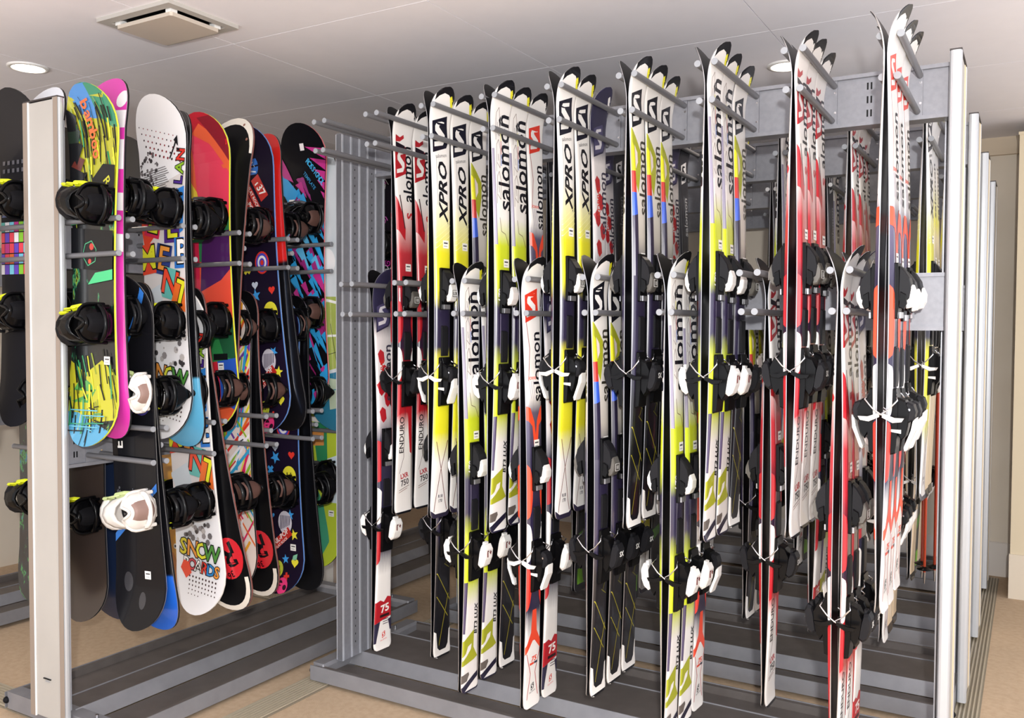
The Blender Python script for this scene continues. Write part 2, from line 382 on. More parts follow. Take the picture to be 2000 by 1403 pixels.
# ================================================================== RACKS
def peg_mesh(L, r=.0095):
    b = MB(); b.cyl((0, 0, 0), (0, -L + .004, 0), r, M_PEG, 12); b.cyl((0, -L + .004, 0), (0, -L, 0), r * 1.04, M_CAP, 12); return b.mesh('peg')
PEG = {}
def end_panel(parent, x0, x1, y0, y1, z0, z1, faces):
    """upright laminate panel: length along local y, thin along local x; silver edge profiles, cream infill"""
    b = MB(); e = .03
    b.box(x0 + .004, x1 - .004, y0 + e, y1 - e, z0 + .004, z1 - .004, M_CREAM)
    if faces == 'ski':
        for ya, yb in ((y0 + e, y0 + e + .03), (y1 - e - .03, y1 - e)): b.box(x0 + .002, x1 - .002, ya, yb, z0 + .002, z1 - .002, M_TAN)
    p = link('end_panel', b.mesh('end_panel'), parent)
    if faces == 'board':
        q = MB(); q.box(x0 - .0012, x0 - .0002, -.0125, .0125, z0, z1, M_TAUPE); qm = q.mesh('taupe_strip')
        for ya in (y0 + .0135, y1 - .0135): link('taupe_strip', qm, p, (0, ya, 0))
        q = MB(); q.box(x0 - .0006, x0 + .005, -.0015, .0015, z0, z1, M_WHITE); link('white_bead', q.mesh('white_bead'), p, (0, y1 - .03, 0))
    for s_, ya in ((1, y0), (-1, y1)):
        prof = [(x0, ya + s_ * e), (x0, ya + s_ * .008), (x0 + .004, ya + s_ * .002), (x0 + .010, ya), (x1 - .010, ya), (x1 - .004, ya + s_ * .002), (x1, ya + s_ * .008), (x1, ya + s_ * e)]
        b = MB(); b.prism(prof, z0, z1, M_ALU, axis='z', smooth=False); link('edge_profile', b.mesh('edge_profile'), p)
    b = MB(); b.box(x0, x1, y0 + .002, y1 - .002, z1 + .0002, z1 + .005, mat('dark_cap', '#3a3434', 0.6)); link('top_cap', b.mesh('top_cap'), p)
    return p
def carriage(parent, a0, a1, lip, inner, h=.075):
    """rolling base: lips along both sides, low channels, raised centre deck, end bars, bumpers"""
    for s_ in (-1, 1):
        b = MB(); prof = [(s_ * lip, .02), (s_ * lip, h), (s_ * (lip - .022), h), (s_ * (lip - .022), .045), (s_ * (inner + .01), .04), (s_ * (inner + .01), .02)]
        b.prism(prof, a0 + .02, a1 - .02, M_CARR, axis='x'); o = link('side_channel', b.mesh('side_channel'), parent)
        b = MB(); b.box(a0, a1, min(s_ * lip, s_ * (lip + .004)), max(s_ * lip, s_ * (lip + .004)), .018, h + .003, M_LIP); link('side_lip', b.mesh('side_lip'), parent)
        b = MB(); b.prism([(s_ * inner, .04), (s_ * (inner - .035), .088), (s_ * (inner - .039), .088), (s_ * (inner - .039), .04)], a0 + .03, a1 - .03, M_LIP, axis='x'); link('sloped_strip', b.mesh('sloped_strip'), parent)
    b = MB(); b.box(a0 + .03, a1 - .03, -inner + .039, inner - .039, .05, .084, M_CARR)
    rnd = random.Random(7)
    link('deck', b.mesh('deck'), parent)
    for k, a in enumerate((a0, a1)):
        s_ = 1 if k == 0 else -1
        b = MB(); b.prism([(a, .02), (a, .085), (a + s_ * .055, .085), (a + s_ * .06, .07), (a + s_ * .06, .02)], -lip + .012, lip - .012, M_LIP, axis='y', ch=.004); link('end_bar', b.mesh('end_bar'), parent)
        for sy in (-1, 1):
            b = MB()
            for i in range(6):
                z0, z1 = sin(i * pi / 12), sin((i + 1) * pi / 12)
                b.cyl((a - s_ * .014 * z0, sy * (lip - .012), .052), (a - s_ * .014 * z1, sy * (lip - .012), .052), .013 * cos(i * pi / 12), M_RUBBER, 10, r1=.013 * cos((i + 1) * pi / 12) + .0005)
            link('bumper', b.mesh('bumper'), parent)
            b = MB(); b.cyl((a + s_ * .03, sy * .19, .085), (a + s_ * .03, sy * .19, .097), .006, M_CHROME, 8); link('bolt', b.mesh('bolt'), parent)
def post(parent, x0, x1, y0, y1, z0, z1):
    """perforated upright with raised ribs on its broad faces"""
    b = MB(); b.box(x0 + .004, x1 - .004, y0, y1, z0, z1, M_STEEL); n = 5; step = (y1 - y0) / n
    p = link('post', b.mesh('post'), parent)
    r = MB(); r.prism([(x0, -.004), (x0 - .0, .004), (x1, .004), (x1, -.004)], z0 + .002, z1 - .004, mat('pale_rib', '#b9bcc4', .35, .3), axis='z'); rm = r.mesh('post_rib')
    for k in range(n + 1): link('post_rib', rm, p, (0, y0 + .004 + (y1 - y0 - .008) * k / n, 0))
    h = MB(); rows = int((z1 - z0 - .1) / .033)
    for k in range(n):
        if k in (1, 3):
            for j in range(rows):
                z = z0 + .06 + j * .033; y = y0 + step * (k + .5)
                h.box(x1 - .0045, x1 - .0036, y - .002, y + .002, z - .004, z + .004, M_DKGREY)
    o = link('post_holes', h.mesh('post_holes'), p); o['kind'] = 'stuff'
def beam(parent, a0, a1, yb, z0, z1, plates, double=False, slots=()):
    """wide steel beam: recessed web, top and bottom lips, an upright plate behind every pair of pegs"""
    y1 = yb + (.10 if double else .06); b = MB()
    b.box(a0, a1, yb + .008, y1 - .008 if double else y1, z0, z1, M_STEEL)
    for zz in ((z0, z0 + .012), (z1 - .012, z1)):
        b.box(a0, a1, yb - .004, yb + .008, zz[0], zz[1], M_STEEL)
        if double: b.box(a0, a1, y1 - .008, y1 + .004, zz[0], zz[1], M_STEEL)
    o = link('beam', b.mesh('beam'), parent)
    r = MB(); r.box(-.034, .034, yb + .001, yb + .008, z0 + .012, z1 - .012, M_STEEL)
    if double: r.box(-.034, .034, y1 - .008, y1 - .001, z0 + .012, z1 - .012, M_STEEL)
    for zz in (z0 + .05, z1 - .05):
        for yy in ((yb + .001, yb - .001),): r.cyl((.028, yy[0], zz), (.028, yy[1], zz), .004, M_CHROME, 8)
    rm = r.mesh('peg_plate')
    for a in plates: link('peg_plate', rm, o, (a, 0, 0))
    if slots:
        s_ = MB()
        for a in slots:
            for k in range(3):
                zz = z0 + (z1 - z0) * (.24 + .26 * k)
                for dx in (-.008, .003): s_.box(a + dx, a + dx + .005, yb + .0075, yb + .0079, zz - .011, zz + .011, M_BLACK)
        link('slot_marks', s_.mesh('slot_marks'), o)
def pegs(parent, a, yb, tip, pairs, side=-1):
    """pairs: (da, z, shorten)"""
    for da, z, sh in pairs:
        L = round(abs(tip - yb) - sh, 4)
        if L not in PEG: PEG[L] = peg_mesh(L)
        o = link('peg', PEG[L], parent, (a + da, yb, z), (0, 0, 0 if side < 0 else pi))

SP = .25; MX = .1324
def ski_rack(oy, label, panel=True, full=True, post_on=True, lip=.335):
    t = link('ski_rack', None, None, (0, .5 + oy, 0)); tag(t, label, 'rack', 'rolling ski racks')
    carriage(t, -.205, 2.11, lip, .165)
    if post_on: post(t, -.135, -.10, -.255, .02, .085, 2.262)
    post(t, 2.092, 2.111, .03, .10, .085, 2.262)
    yb = -.046
    top = [i * SP for i in range(9)]; mid = [MX + i * SP for i in range(8)]
    beam(t, -.10, 2.111, yb, 2.114, 2.277, top, slots=(1.88, .12)); beam(t, -.10, 2.111, yb, 1.468, 1.645, mid, slots=(2.0,))
    for i, a in enumerate(top):
        if full or i >= 4: pegs(t, a, yb, -.5, [(-.0255, 2.248, 0), (.0255, 2.248, 0), (-.019, 2.139, 0), (.019, 2.139, 0)])
    for i, a in enumerate(mid):
        if full or i >= 4: pegs(t, a, yb, -.5, [(-.0255, 1.632, 0), (.0255, 1.632, 0), (-.019, 1.520, 0), (.019, 1.520, 0)])
    end_panel(t, 2.112, 2.145, -.118, .118, .024, 2.292, 'ski')
    return t
RY = [0, .891, 1.752, 2.672]
ski_rack(RY[0], 'grey rolling ski rack nearest the camera, its white end panel at the right')
ski_rack(RY[1], 'second rolling ski rack, its end panel just behind the nearest white one')
ski_rack(RY[2], 'third rolling ski rack counted from the nearest one', full=False, post_on=False)
ski_rack(RY[3], 'farthest rolling ski rack, by the back wall', full=False, post_on=False, lip=.29)

BX = -.68; BY0 = -.6057; BS = .2621; BLO = .0935
def board_rack(ox, y0, y1, label, pegs_on=True, first=BY0):
    t = link('snowboard_rack', None, None, (ox, 0, 0), (0, 0, pi / 2)); tag(t, label, 'rack', 'rolling snowboard racks')
    carriage(t, y0 + .035, y1, .325, .1)
    post(t, y0 + .028, y0 + .055, -.06, .06, .085, 2.2); post(t, y1 - .04, y1 - .01, -.06, .06, .085, 2.2)
    up = [first + BS * i for i in range(7)]; lo = [first + BLO + BS * i for i in range(6)]
    up = [a for a in up if a < y1 - .08]; lo = [a for a in lo if a < y1 - .08]
    beam(t, y0 + .055, y1 - .04, -.05, 1.675, 1.872, up, True, slots=[first + .131]); beam(t, y0 + .055, y1 - .04, -.05, .962, 1.15, lo, True, slots=[lo[0] - .07])
    if pegs_on:
        for a in up:
            pr = lambda g: [(-g, 1.835, 0), (g, 1.835, 0), (g, 1.78, .03), (-g, 1.717, 0), (g, 1.717, 0)]
            pegs(t, a, -.05, -.371, pr(.0267)); pegs(t, a, .05, .371, pr(.0267), 1)
        for a in lo:
            pr = lambda g: [(-g, 1.117, 0), (g, 1.117, 0), (g, 1.055, .03), (-g, 1.001, 0), (g, 1.001, 0)]
            pegs(t, a, -.05, -.416, pr(.027)); pegs(t, a, .05, .416, pr(.027), 1)
    end_panel(t, y0, y0 + .027, -.105, .10, .06, 2.262, 'board')
    end_panel(t, y1 + .0, y1 + .027, -.105, .10, .06, 2.262, 'board')
    return t
B1 = board_rack(BX, -.675, 1.10, 'grey rolling snowboard rack with a white end panel at the left')
# small maker's plate print on the near panel
g2 = MB(); g2.box(-.6755, -.6711, -.02, .022, .205, .2085, M_DKGREY); g2.box(-.6755, -.6711, -.012, .01, .197, .199, mat('print_a8a8ac', '#a8a8ac', .4))
link('maker_mark', g2.mesh('maker_mark'), B1)
board_rack(-2.28, -.70, 1.10, 'grey rolling snowboard rack at the far left, mostly hidden', pegs_on=False)
board_rack(-1.04, 1.15, 2.9, 'white end panel of a rack standing behind the snowboards', pegs_on=False, first=1.3)

# ================================================================== SKIS
def ski_fns(L, wide=1.0):
    def w(u):
        t = u / L
        base = .0395 + .0165 * max(0, (t - .45) / .47) ** 2 * 1.15 + .013 * max(0, (.45 - t) / .45) ** 2
        e = .075
        if u > L - e: base = (.0395 + .0165 * ((1 - e / L - .45) / .47) ** 2 * 1.15) * sqrt(max(0, 1 - ((u - (L - e)) / e) ** 2.4))
        if u < .022: base *= .72 + .28 * sqrt(max(0, 1 - (1 - u / .022) ** 2))
        return max(base * wide, .004)
    def xb(u):
        x = .0016 + .0105 * sin(pi * min(max(u / (L - .13), 0), 1)) ** .8
        k = u - (L - .19)
        if k > 0: x += .046 * (k / .19) ** 3.4
        k = .05 - u
        if k > 0: x += .006 * (k / .05) ** 2
        return x
    def th(u):
        t = u / L; return .0048 + .0085 * sin(pi * min(max((t - .03) / .93, 0), 1)) ** 1.5
    return w, xb, th
def cap(q):                                              # cap construction: the topsheet rolls down to the steel edge
    q = abs(q); return 1.0 if q < .80 else 1 - .18 * (q - .80) / .1 if q < .90 else max(.0, .82 * (1 - (q - .90) / .1))
def ski_us(L): return [0, .006, .014, .022, .05] + [.05 + (L - .26) * k / 16 for k in range(1, 17)] + [L - .21 + .21 * k / 16 for k in range(1, 16)] + [L - .004, L]
def ski_mesh(L, topM, sideM):
    w, xb, th = ski_fns(L); b = MB(); us = ski_us(L)
    n = len(us); ss = (-1, -.9, -.8, -.4, 0, .4, .8, .9, 1)
    def sheet(fn, M, ss, uv=False):
        vs = []; o = len(b.v)
        for u in us:
            for s_ in ss: vs.append(fn(u, s_))
        c = len(ss); b.add(vs, [(i * c + j, i * c + j + 1, (i + 1) * c + j + 1, (i + 1) * c + j) for i in range(n - 1) for j in range(c - 1)], M, True)
        if uv:
            for i, u in enumerate(us):
                for j, s_ in enumerate(ss): b.uv[o + i * c + j] = ((s_ + 1) / 2, u / L)
    sheet(lambda u, s_: (xb(u) + .0022 + (th(u) - .0022) * cap(s_), s_ * w(u), u), topM, ss, True)
    sheet(lambda u, s_: (xb(u), s_ * w(u), u), M_BASE, (-1, 1))
    for s_ in (-1, 1):
        vs = []
        for u in us: vs += [(xb(u), s_ * w(u), u), (xb(u) + .0022, s_ * w(u), u)]
        b.add(vs, [(i * 2, i * 2 + 1, (i + 1) * 2 + 1, (i + 1) * 2) for i in range(n - 1)], M_EDGE, True)
    for u in (0, L): b.add([(xb(u), -w(u), u), (xb(u), w(u), u), (xb(u) + th(u), w(u) * .8, u), (xb(u) + th(u), -w(u) * .8, u)], [(0, 1, 2, 3)], M_BLACK)
    return b.mesh('ski')

PUR = '#2b2540'; YEL = '#e8e22c'; LIM = '#c9d62a'; RED = '#b51c28'; ORG = '#e8492c'; WHT = '#f0edea'; NAV = '#201f2e'; OLI = '#a9ad2b'
def design(k, L):
    """topsheet ramp (tail 0 .. tip 1) and printed shapes of each ski model; T = distance from the tip"""
    g = Gfx(); T = lambda t: L - t * L
    w, _, _ = ski_fns(L)
    def tipcap(c, c2):
        g.poly([(-.05, L - .006), (-.05, L - .052), (-.034, L - .034), (-.012, L - .022), (.012, L - .024), (.034, L - .034), (.05, L - .06), (.05, L + .01), (-.05, L + .01)], c)
        g.poly([(.022, L - .03), (.05, L - .075), (.05, L - .045), (.03, L - .024)], c2)
    side = M_WHITE
    if k == 'xpro':
        R = [(0, WHT), (.13, WHT), (.2, YEL), (.36, YEL), (.4, PUR), (.49, PUR), (.54, YEL), (.62, YEL), (.75, WHT), (1, WHT)]
        tipcap('#17171b', YEL); g.slogo(-.004, T(.105), .086, .12, '#141424', WHT); g.text('salomon', -.002, T(.155), .019, '#23232b', 12, .0)
        g.text('XPRO', .006, T(.24), .066, '#15151d', 90, .03, 1.2, .25)
        g.line([(-.03, T(.16)), (-.028, T(.27))], .0015, '#8a8a90')
        for q in range(4): g.line([(-.04, T(.335 + .012 * q)), (.045, T(.30 + .012 * q))], .0022, '#f4f0b0')
        g.line([(-.03, T(.82)), (.0, T(.885)), (-.036, T(.985))], .003, '#6b2a22'); g.line([(.034, T(.82)), (.0, T(.885)), (.036, T(.985))], .003, '#6b2a22')
        g.poly([(-.06, -.01), (.06, -.01), (.06, .03), (.03, .014), (-.03, .014), (-.06, .035)], '#2a2438')
        g.text('R18', .0, .075, .016, '#2a2438', 0, .02); g.text('170', .0, .058, .016, '#2a2438', 0, .02); side = mat('yellow_side', '#e9df3a', .4)
        g.sticker(.012, T(.36))
    elif k == 'twentyfour':
        R = [(0, WHT), (.2, WHT), (.26, LIM), (.35, LIM), (.42, PUR), (.5, PUR), (.56, LIM), (.64, LIM), (.70, WHT), (1, WHT)]
        tipcap('#17171b', YEL); g.text('salomon', .016, T(.175), .1, '#16161f', 90, .015, .98)
        for a, bb in ((.07, .13), (.14, .2), (.21, .27)):
            g.line([(-.034, T(bb)), (-.03, T(a)), (-.018, T(a - .012)), (-.008, T(a + .008)), (-.012, T(bb - .01)), (-.03, T(bb - .02))], .0018, '#6b4a42'); g.line([(-.022, T(a + .02)), (-.02, T(bb - .025))], .0018, '#6b4a42')
        g.poly([(-.014, T(.085)), (-.003, T(.075)), (-.002, T(.09)), (-.006, T(.1))], '#16161f')
        g.line([(-.004, T(.1)), (-.004, T(.13))], .003, YEL); g.line([(-.004, T(.13)), (-.004, T(.16))], .003, RED); g.line([(-.004, T(.16)), (-.004, T(.185))], .003, '#3a6fd0')
        g.line([(-.02, T(.3)), (-.012, T(.33)), (.012, T(.335)), (.03, T(.36))], .002, '#6b4a42')
        g.poly([(-.06, T(.15)), (-.044, T(.15)), (-.034, T(.36)), (-.06, T(.36))], '#8d879b')
        g.text('170', -.02, T(.475), .032, '#e9e6ee', 90, .02, 1, .3); g.rect(-.022, T(.6), -.019, T(.5), '#8d87a0')
        g.poly([(-.06, T(.74)), (-.03, T(.74)), (-.038, T(.86)), (-.06, T(.86))], '#4b4160')
        g.text('BT3 LUX', .026, T(.835), .026, '#121218', 90, .03, 1.1, .2)
        g.poly([(-.06, T(.882)), (.016, T(.858)), (.016, T(.9)), (.04, T(.925)), (.02, T(.93)), (-.06, T(.937))], OLI)
        g.poly([(-.05, T(.916)), (-.03, T(.908)), (-.018, T(.893)), (.004, T(.889)), (-.0, T(.902)), (-.024, T(.915)), (-.05, T(.925))], WHT)
        g.poly([(-.06, T(.958)), (-.01, T(.955)), (-.006, T(.962)), (-.02, T(.975)), (-.06, T(.977))], '#6b625c')
        g.poly([(-.06, T(1.0)), (-.06, T(.988)), (.06, T(.957)), (.06, T(.97)), (-.04, T(.997))], '#201c33')
        g.poly([(-.06, -.01), (.06, -.01), (.06, .012), (.03, .004), (-.06, .006)], '#201c33'); side = mat('white_side', '#e6e3df', .4)
        g.sticker(.014, T(.4))
    elif k == 'enduro':
        R = [(0, WHT), (.2, WHT), (.25, '#b51a26'), (.36, '#c01e2a'), (.41, '#2a1830'), (.5, '#3a1428'), (.56, '#a82430'), (.64, '#b8303a'), (.77, WHT), (1, WHT)]
        tipcap('#17171b', WHT); g.slogo(-.016, T(.14), .066, .11, '#b01c26', WHT); g.poly([(-.045, T(.075)), (-.02, T(.08)), (0, T(.072)), (.004, T(.08)), (-.02, T(.09)), (-.045, T(.092))], RED)
        g.poly([(-.045, T(.092)), (.008, T(.098)), (.01, T(.108)), (-.045, T(.104))], '#221822')
        g.text('alomon', .022, T(.165), .075, '#16161f', 90, .015, .95); g.text('s', .022, T(.268), .075, RED, 90, .015)
        g.poly([(-.05, T(.22)), (-.02, T(.26)), (0, T(.3)), (-.004, T(.33)), (-.05, T(.3))], RED); g.line([(-.03, T(.22)), (-.004, T(.3))], .006, '#3a2028')
        g.text('ENDURO', -.02, T(.805), .036, '#2a2228', 90, .015, .95); g.line([(-.004, T(.7)), (-.006, T(.86)), (-.03, T(.9))], .002, '#5a3038')
        g.poly([(.012, T(.74)), (.05, T(.74)), (.05, T(.86)), (.03, T(.85)), (.02, T(.8))], '#b51a26'); [g.poly([(s_ * (.0425 - .02 * sin(pi * q / 10) ** .8), T(a + (bb - a) * q / 10)) for q in range(11)] + [(s_ * .07, T(bb)), (s_ * .07, T(a))], c) for s_ in (-1, 1) for (a, bb, c) in ((.47, .585, RED), (.585, .675, WHT), (.675, .76, RED))]
        g.text('LXR', .0, .145, .026, RED, 8, .03); g.text('750', .004, .118, .032, '#2a2228', 8, .02); g.line([(-.03, .09), (.03, .105)], .002, '#6b4a42'); g.line([(-.03, .082), (.02, .095)], .002, '#8a5a52')
        g.poly([(-.06, -.01), (.06, -.01), (.06, .008), (-.06, .008)], '#17171b'); side = mat('red_side', '#b4222c', .4); g.sticker(.01, T(.395))
    elif k == 'xdrive':
        R = [(0, WHT), (.15, WHT), (.22, PUR), (.55, PUR), (.66, '#5b5470'), (.7, WHT), (1, WHT)]
        tipcap('#17171b', WHT); g.slogo(-.004, T(.105), .08, .10, '#e23a26', WHT); g.text('salomon', .018, T(.24), .07, '#16161f', 90, .015, 1.0)
        g.line([(-.04, T(.14)), (-.024, T(.2)), (-.036, T(.27))], .003, '#9a3038'); g.text('XDRIVE', -.014, T(.265), .014, ORG, 0, .02)
        for q in range(3): g.line([(-.034 + .012 * q, T(.27)), (-.022 + .012 * q, T(.31))], .005, '#c9c2cc')
        g.poly([(-.06, T(.32)), (-.03, T(.33)), (-.008, T(.36)), (0, T(.39)), (.008, T(.36)), (.03, T(.33)), (.06, T(.32)), (.06, T(.345)), (.02, T(.37)), (.008, T(.43)), (-.008, T(.43)), (-.02, T(.37)), (-.06, T(.345))], ORG)
        for s_ in (-1, 1):
            for (a, bb, c) in ((.45, .58, ORG), (.58, .675, WHT), (.675, .78, '#d8352a')): g.poly([(s_ * (.0425 - .021 * sin(pi * q / 10) ** .8), T(a + (bb - a) * q / 10)) for q in range(11)] + [(s_ * .06, T(bb)), (s_ * .06, T(a))], c)
        g.poly([(-.012, T(.78)), (.012, T(.78)), (.018, T(.83)), (.05, T(.865)), (.05, T(.88)), (.006, T(.85)), (-.006, T(.85)), (-.05, T(.88)), (-.05, T(.865)), (-.018, T(.83))], ORG)
        g.line([(-.04, T(.875)), (-.014, T(.925)), (-.034, T(.98))], .003, '#b3242c'); g.line([(.04, T(.875)), (.014, T(.925)), (.034, T(.98))], .003, '#b3242c')
        g.text('75', .004, T(.893), .024, ORG, 0, .03, 1.4, .2); g.rect(-.02, T(.905), .006, T(.9), ORG); g.rect(.008, T(.905), .028, T(.9), '#3a3a4a')
        g.slogo(.0, T(.955), .018, .024, '#17171b', WHT); g.text('SALOMON', .0, T(.967), .008, '#17171b', 5); side = mat('white_side', '#e6e3df', .4); g.sticker(.004, T(.41))
    elif k == 'quest':
        R = [(0, '#14141a'), (.28, '#17161d'), (.34, PUR), (.5, PUR), (.56, '#4a4658'), (.62, '#c8c2b8'), (.72, '#e2ddd6'), (1, WHT)]
        tipcap('#17171b', YEL); g.slogo(-.008, T(.105), .076, .115, '#17171f', WHT)
        g.poly([(-.05, T(.15)), (-.02, T(.17)), (.012, T(.195)), (.008, T(.235)), (-.012, T(.285)), (-.05, T(.24))], OLI); g.poly([(-.034, T(.185)), (-.014, T(.2)), (-.012, T(.22)), (-.028, T(.235))], '#e9d9d6')
        g.poly([(-.05, T(.18)), (-.036, T(.19)), (-.03, T(.24)), (-.05, T(.24))], YEL); g.poly([(-.05, T(.24)), (-.03, T(.24)), (-.026, T(.285)), (-.05, T(.285))], '#c83a34'); g.poly([(-.05, T(.285)), (-.026, T(.285)), (-.02, T(.33)), (-.05, T(.335))], '#3a5fd0'); g.poly([(-.05, T(.335)), (-.02, T(.33)), (-.016, T(.46)), (-.05, T(.46))], PUR)
        g.text('salomon', .022, T(.25), .07, '#3a362c', 90, .015, 1.0)
        g.line([(-.04, T(.78)), (.04, T(.86))], .003, '#a59b2c'); g.line([(-.04, T(.84)), (.03, T(.9))], .003, '#a59b2c'); g.line([(.03, T(.84)), (-.02, T(.97))], .003, '#a59b2c')
        for q in range(9): g.line([(.0 + .02 * (q % 2), T(.655 + .013 * q)), (.03 - .02 * (q % 2), T(.668 + .013 * q))], .003, '#6f6a2a')
        g.poly([(-.06, T(.925)), (-.038, T(.935)), (-.03, T(.975)), (-.018, T(.983)), (.02, T(.983)), (.034, T(.972)), (.038, T(.935)), (.06, T(.925)), (.06, -.01), (-.06, -.01)], WHT)
        g.poly([(-.06, -.01), (.06, -.01), (.06, .007), (-.06, .007)], '#17171b'); side = mat('pale_side', '#d8cfc0', .4); g.sticker(.014, T(.42))
    elif k == 'junior':
        R = [(0, WHT), (.2, WHT), (.27, '#33304a'), (.42, '#2a2740'), (.55, '#33304a'), (.62, '#d6d0d2'), (.82, '#e2dcdc'), (.87, '#2d2a44'), (1, '#2d2a44')]
        tipcap('#2d2a44', WHT); g.slogo(-.004, T(.12), .08, .115, '#2d2a44', '#d8d4da'); g.slogo(-.004, T(.12), .07, .1, '#4a4668', '#d8d4da')
        for q, (v, t) in enumerate(((-.02, .22), (.0, .26), (-.024, .3), (.01, .33), (-.016, .37))): g.poly([(v - .02, T(t)), (v - .006, T(t - .012)), (v + .014, T(t - .004)), (v + .018, T(t + .02)), (v, T(t + .03)), (v - .012, T(t + .022))], RED)
        g.text('XDRIVE', -.016, T(.27), .03, '#d8352a', 90, .02); g.text('salomon', .02, T(.27), .066, '#3a3648', 90, .015)
        g.poly([(-.05, T(.44)), (-.03, T(.45)), (-.03, T(.55)), (-.05, T(.56))], RED); g.poly([(-.05, T(.56)), (-.026, T(.58)), (-.03, T(.66)), (-.05, T(.67))], WHT); g.poly([(-.05, T(.67)), (-.02, T(.68)), (-.03, T(.76)), (-.05, T(.78))], RED)
        g.poly([(-.06, T(.875)), (-.02, T(.868)), (0, T(.875)), (.02, T(.862)), (.06, T(.87)), (.06, T(.915)), (.02, T(.92)), (-.06, T(.93))], RED); g.text('75', .008, T(.893), .042, WHT, 5, .03, 1.2); g.rect(-.02, T(.915), .034, T(.908), '#2a1418')
        g.poly([(-.06, T(.93)), (-.018, T(.925)), (-.04, T(.98)), (-.06, T(.98))], '#2d2a44'); g.poly([(.06, T(.92)), (.028, T(.925)), (.04, T(.955)), (.06, T(.955))], '#2d2a44')
        for q in range(3): g.rect(-.002, T(.921 + .006 * q) - .003, .03, T(.921 + .006 * q), '#4a4450')
        g.slogo(.004, T(.962), .018, .024, '#d8352a', WHT); g.text('SALOMON', .004, T(.976), .008, '#d8352a', 5); side = mat('dark_side', '#2a2834', .4); g.sticker(.014, T(.43))
    elif k == 'wood':
        R = [(0, '#e4cba8'), (.45, '#e9d5b6'), (.55, '#2a2a2e'), (.66, '#e4d2a0'), (.7, YEL), (.8, WHT), (1, WHT)]
        tipcap('#17171b', YEL); g.text('salomon', .014, T(.22), .06, '#3a3a40', 90, .02); g.poly([(-.06, -.01), (.06, -.01), (.06, .03), (-.06, .03)], '#17171b'); g.sticker(.01, T(.4)); side = mat('pale_side', '#d8cfc0', .4)
    else:  # dark
        R = [(0, '#1b1b20'), (.3, '#232329'), (.6, '#1b1b20'), (.8, '#3a3a40'), (1, '#26262b')]
        tipcap('#17171b', '#8a8a8e'); g.slogo(0, T(.11), .06, .09, '#c9c9cd', '#1b1b20'); g.text('salomon', .014, T(.24), .05, '#9a9a9e', 90, .02)
        g.poly([(-.06, .2), (.06, .24), (.06, .28), (-.06, .25)], '#4a7a2c'); g.rect(-.03, .03, .03, .1, '#7ab82c'); side = M_DKGREY
    return R, g, side
_sk = {}
def ski_assets(k, L):
    if (k, L) not in _sk:
        R, g, side = design(k, L); w, xb, th = ski_fns(L)
        tm = ramp_mat('topsheet_' + k, R, .28, .5, .02) if ('topsheet_' + k) not in MATS else MATS['topsheet_' + k]
        us = ski_us(L)
        sf = lambda v, u, o: (xb(u) + .0022 + (th(u) - .0022) * cap(v / w(u)) + o, v + (o if v > .8 * w(u) else -o if v < -.8 * w(u) else 0), u)
        gm = g.meshes(lambda u: 'tip_print' if u > .555 * L else 'waist_print' if u > .3 * L else 'tail_print', sf, w, us, .037)
        _sk[(k, L)] = (ski_mesh(L, tm, side), gm)
    return _sk[(k, L)]
# bindings (x outward from the topsheet, z toward the tip)
def S_(p, k, dx=0, dz=0): return [(x * k + dx, z * k + dz) for x, z in p]
def toe_mesh(cap, printed):
    b = MB()
    b.prism([(-.004, -.10), (.010, -.10), (.012, -.05), (.012, .06), (.008, .085), (-.004, .085)], -.031, .031, M_BLACK, ch=.003)
    b.prism([(.010, -.045), (.030, -.05), (.046, -.035), (.052, .0), (.044, .035), (.026, .062), (.012, .075)], -.029, .029, M_DKGREY, ch=.007)
    b.prism([(.034, -.066), (.050, -.062), (.062, -.04), (.064, -.012), (.054, .012), (.044, .004), (.034, -.03)], -.025, .025, cap, ch=.006)
    for s_ in (-1, 1): b.prism([(.014, -.062), (.03, -.07), (.04, -.05), (.036, -.02), (.018, -.01)], min(s_ * .026, s_ * .038), max(s_ * .026, s_ * .038), M_BLACK, ch=.003)
    b.box(.012, .019, -.02, .02, -.098, -.078, M_EDGE)
    if printed:
        vs, ts = text2d(printed, .02); k = .02 if len(printed) < 3 else .011
        b.add([(.0645, x * k, -.03 + y * k) for x, y in vs] if len(printed) < 3 else [(.0525, -y * k, .0 + x * k) for x, y in vs], ts, M_BLACK if cap is M_WHITE else M_WHITE)
        if len(printed) < 3:
            for (y0, y1, z0, z1) in ((-.017, .017, -.044, -.042), (-.017, .017, -.016, -.014), (-.017, -.015, -.044, -.014), (.015, .017, -.044, -.014)): b.box(.0643, .0648, y0, y1, z0, z1, M_BLACK if cap is M_WHITE else M_WHITE)
    return b.mesh('toe_binding')
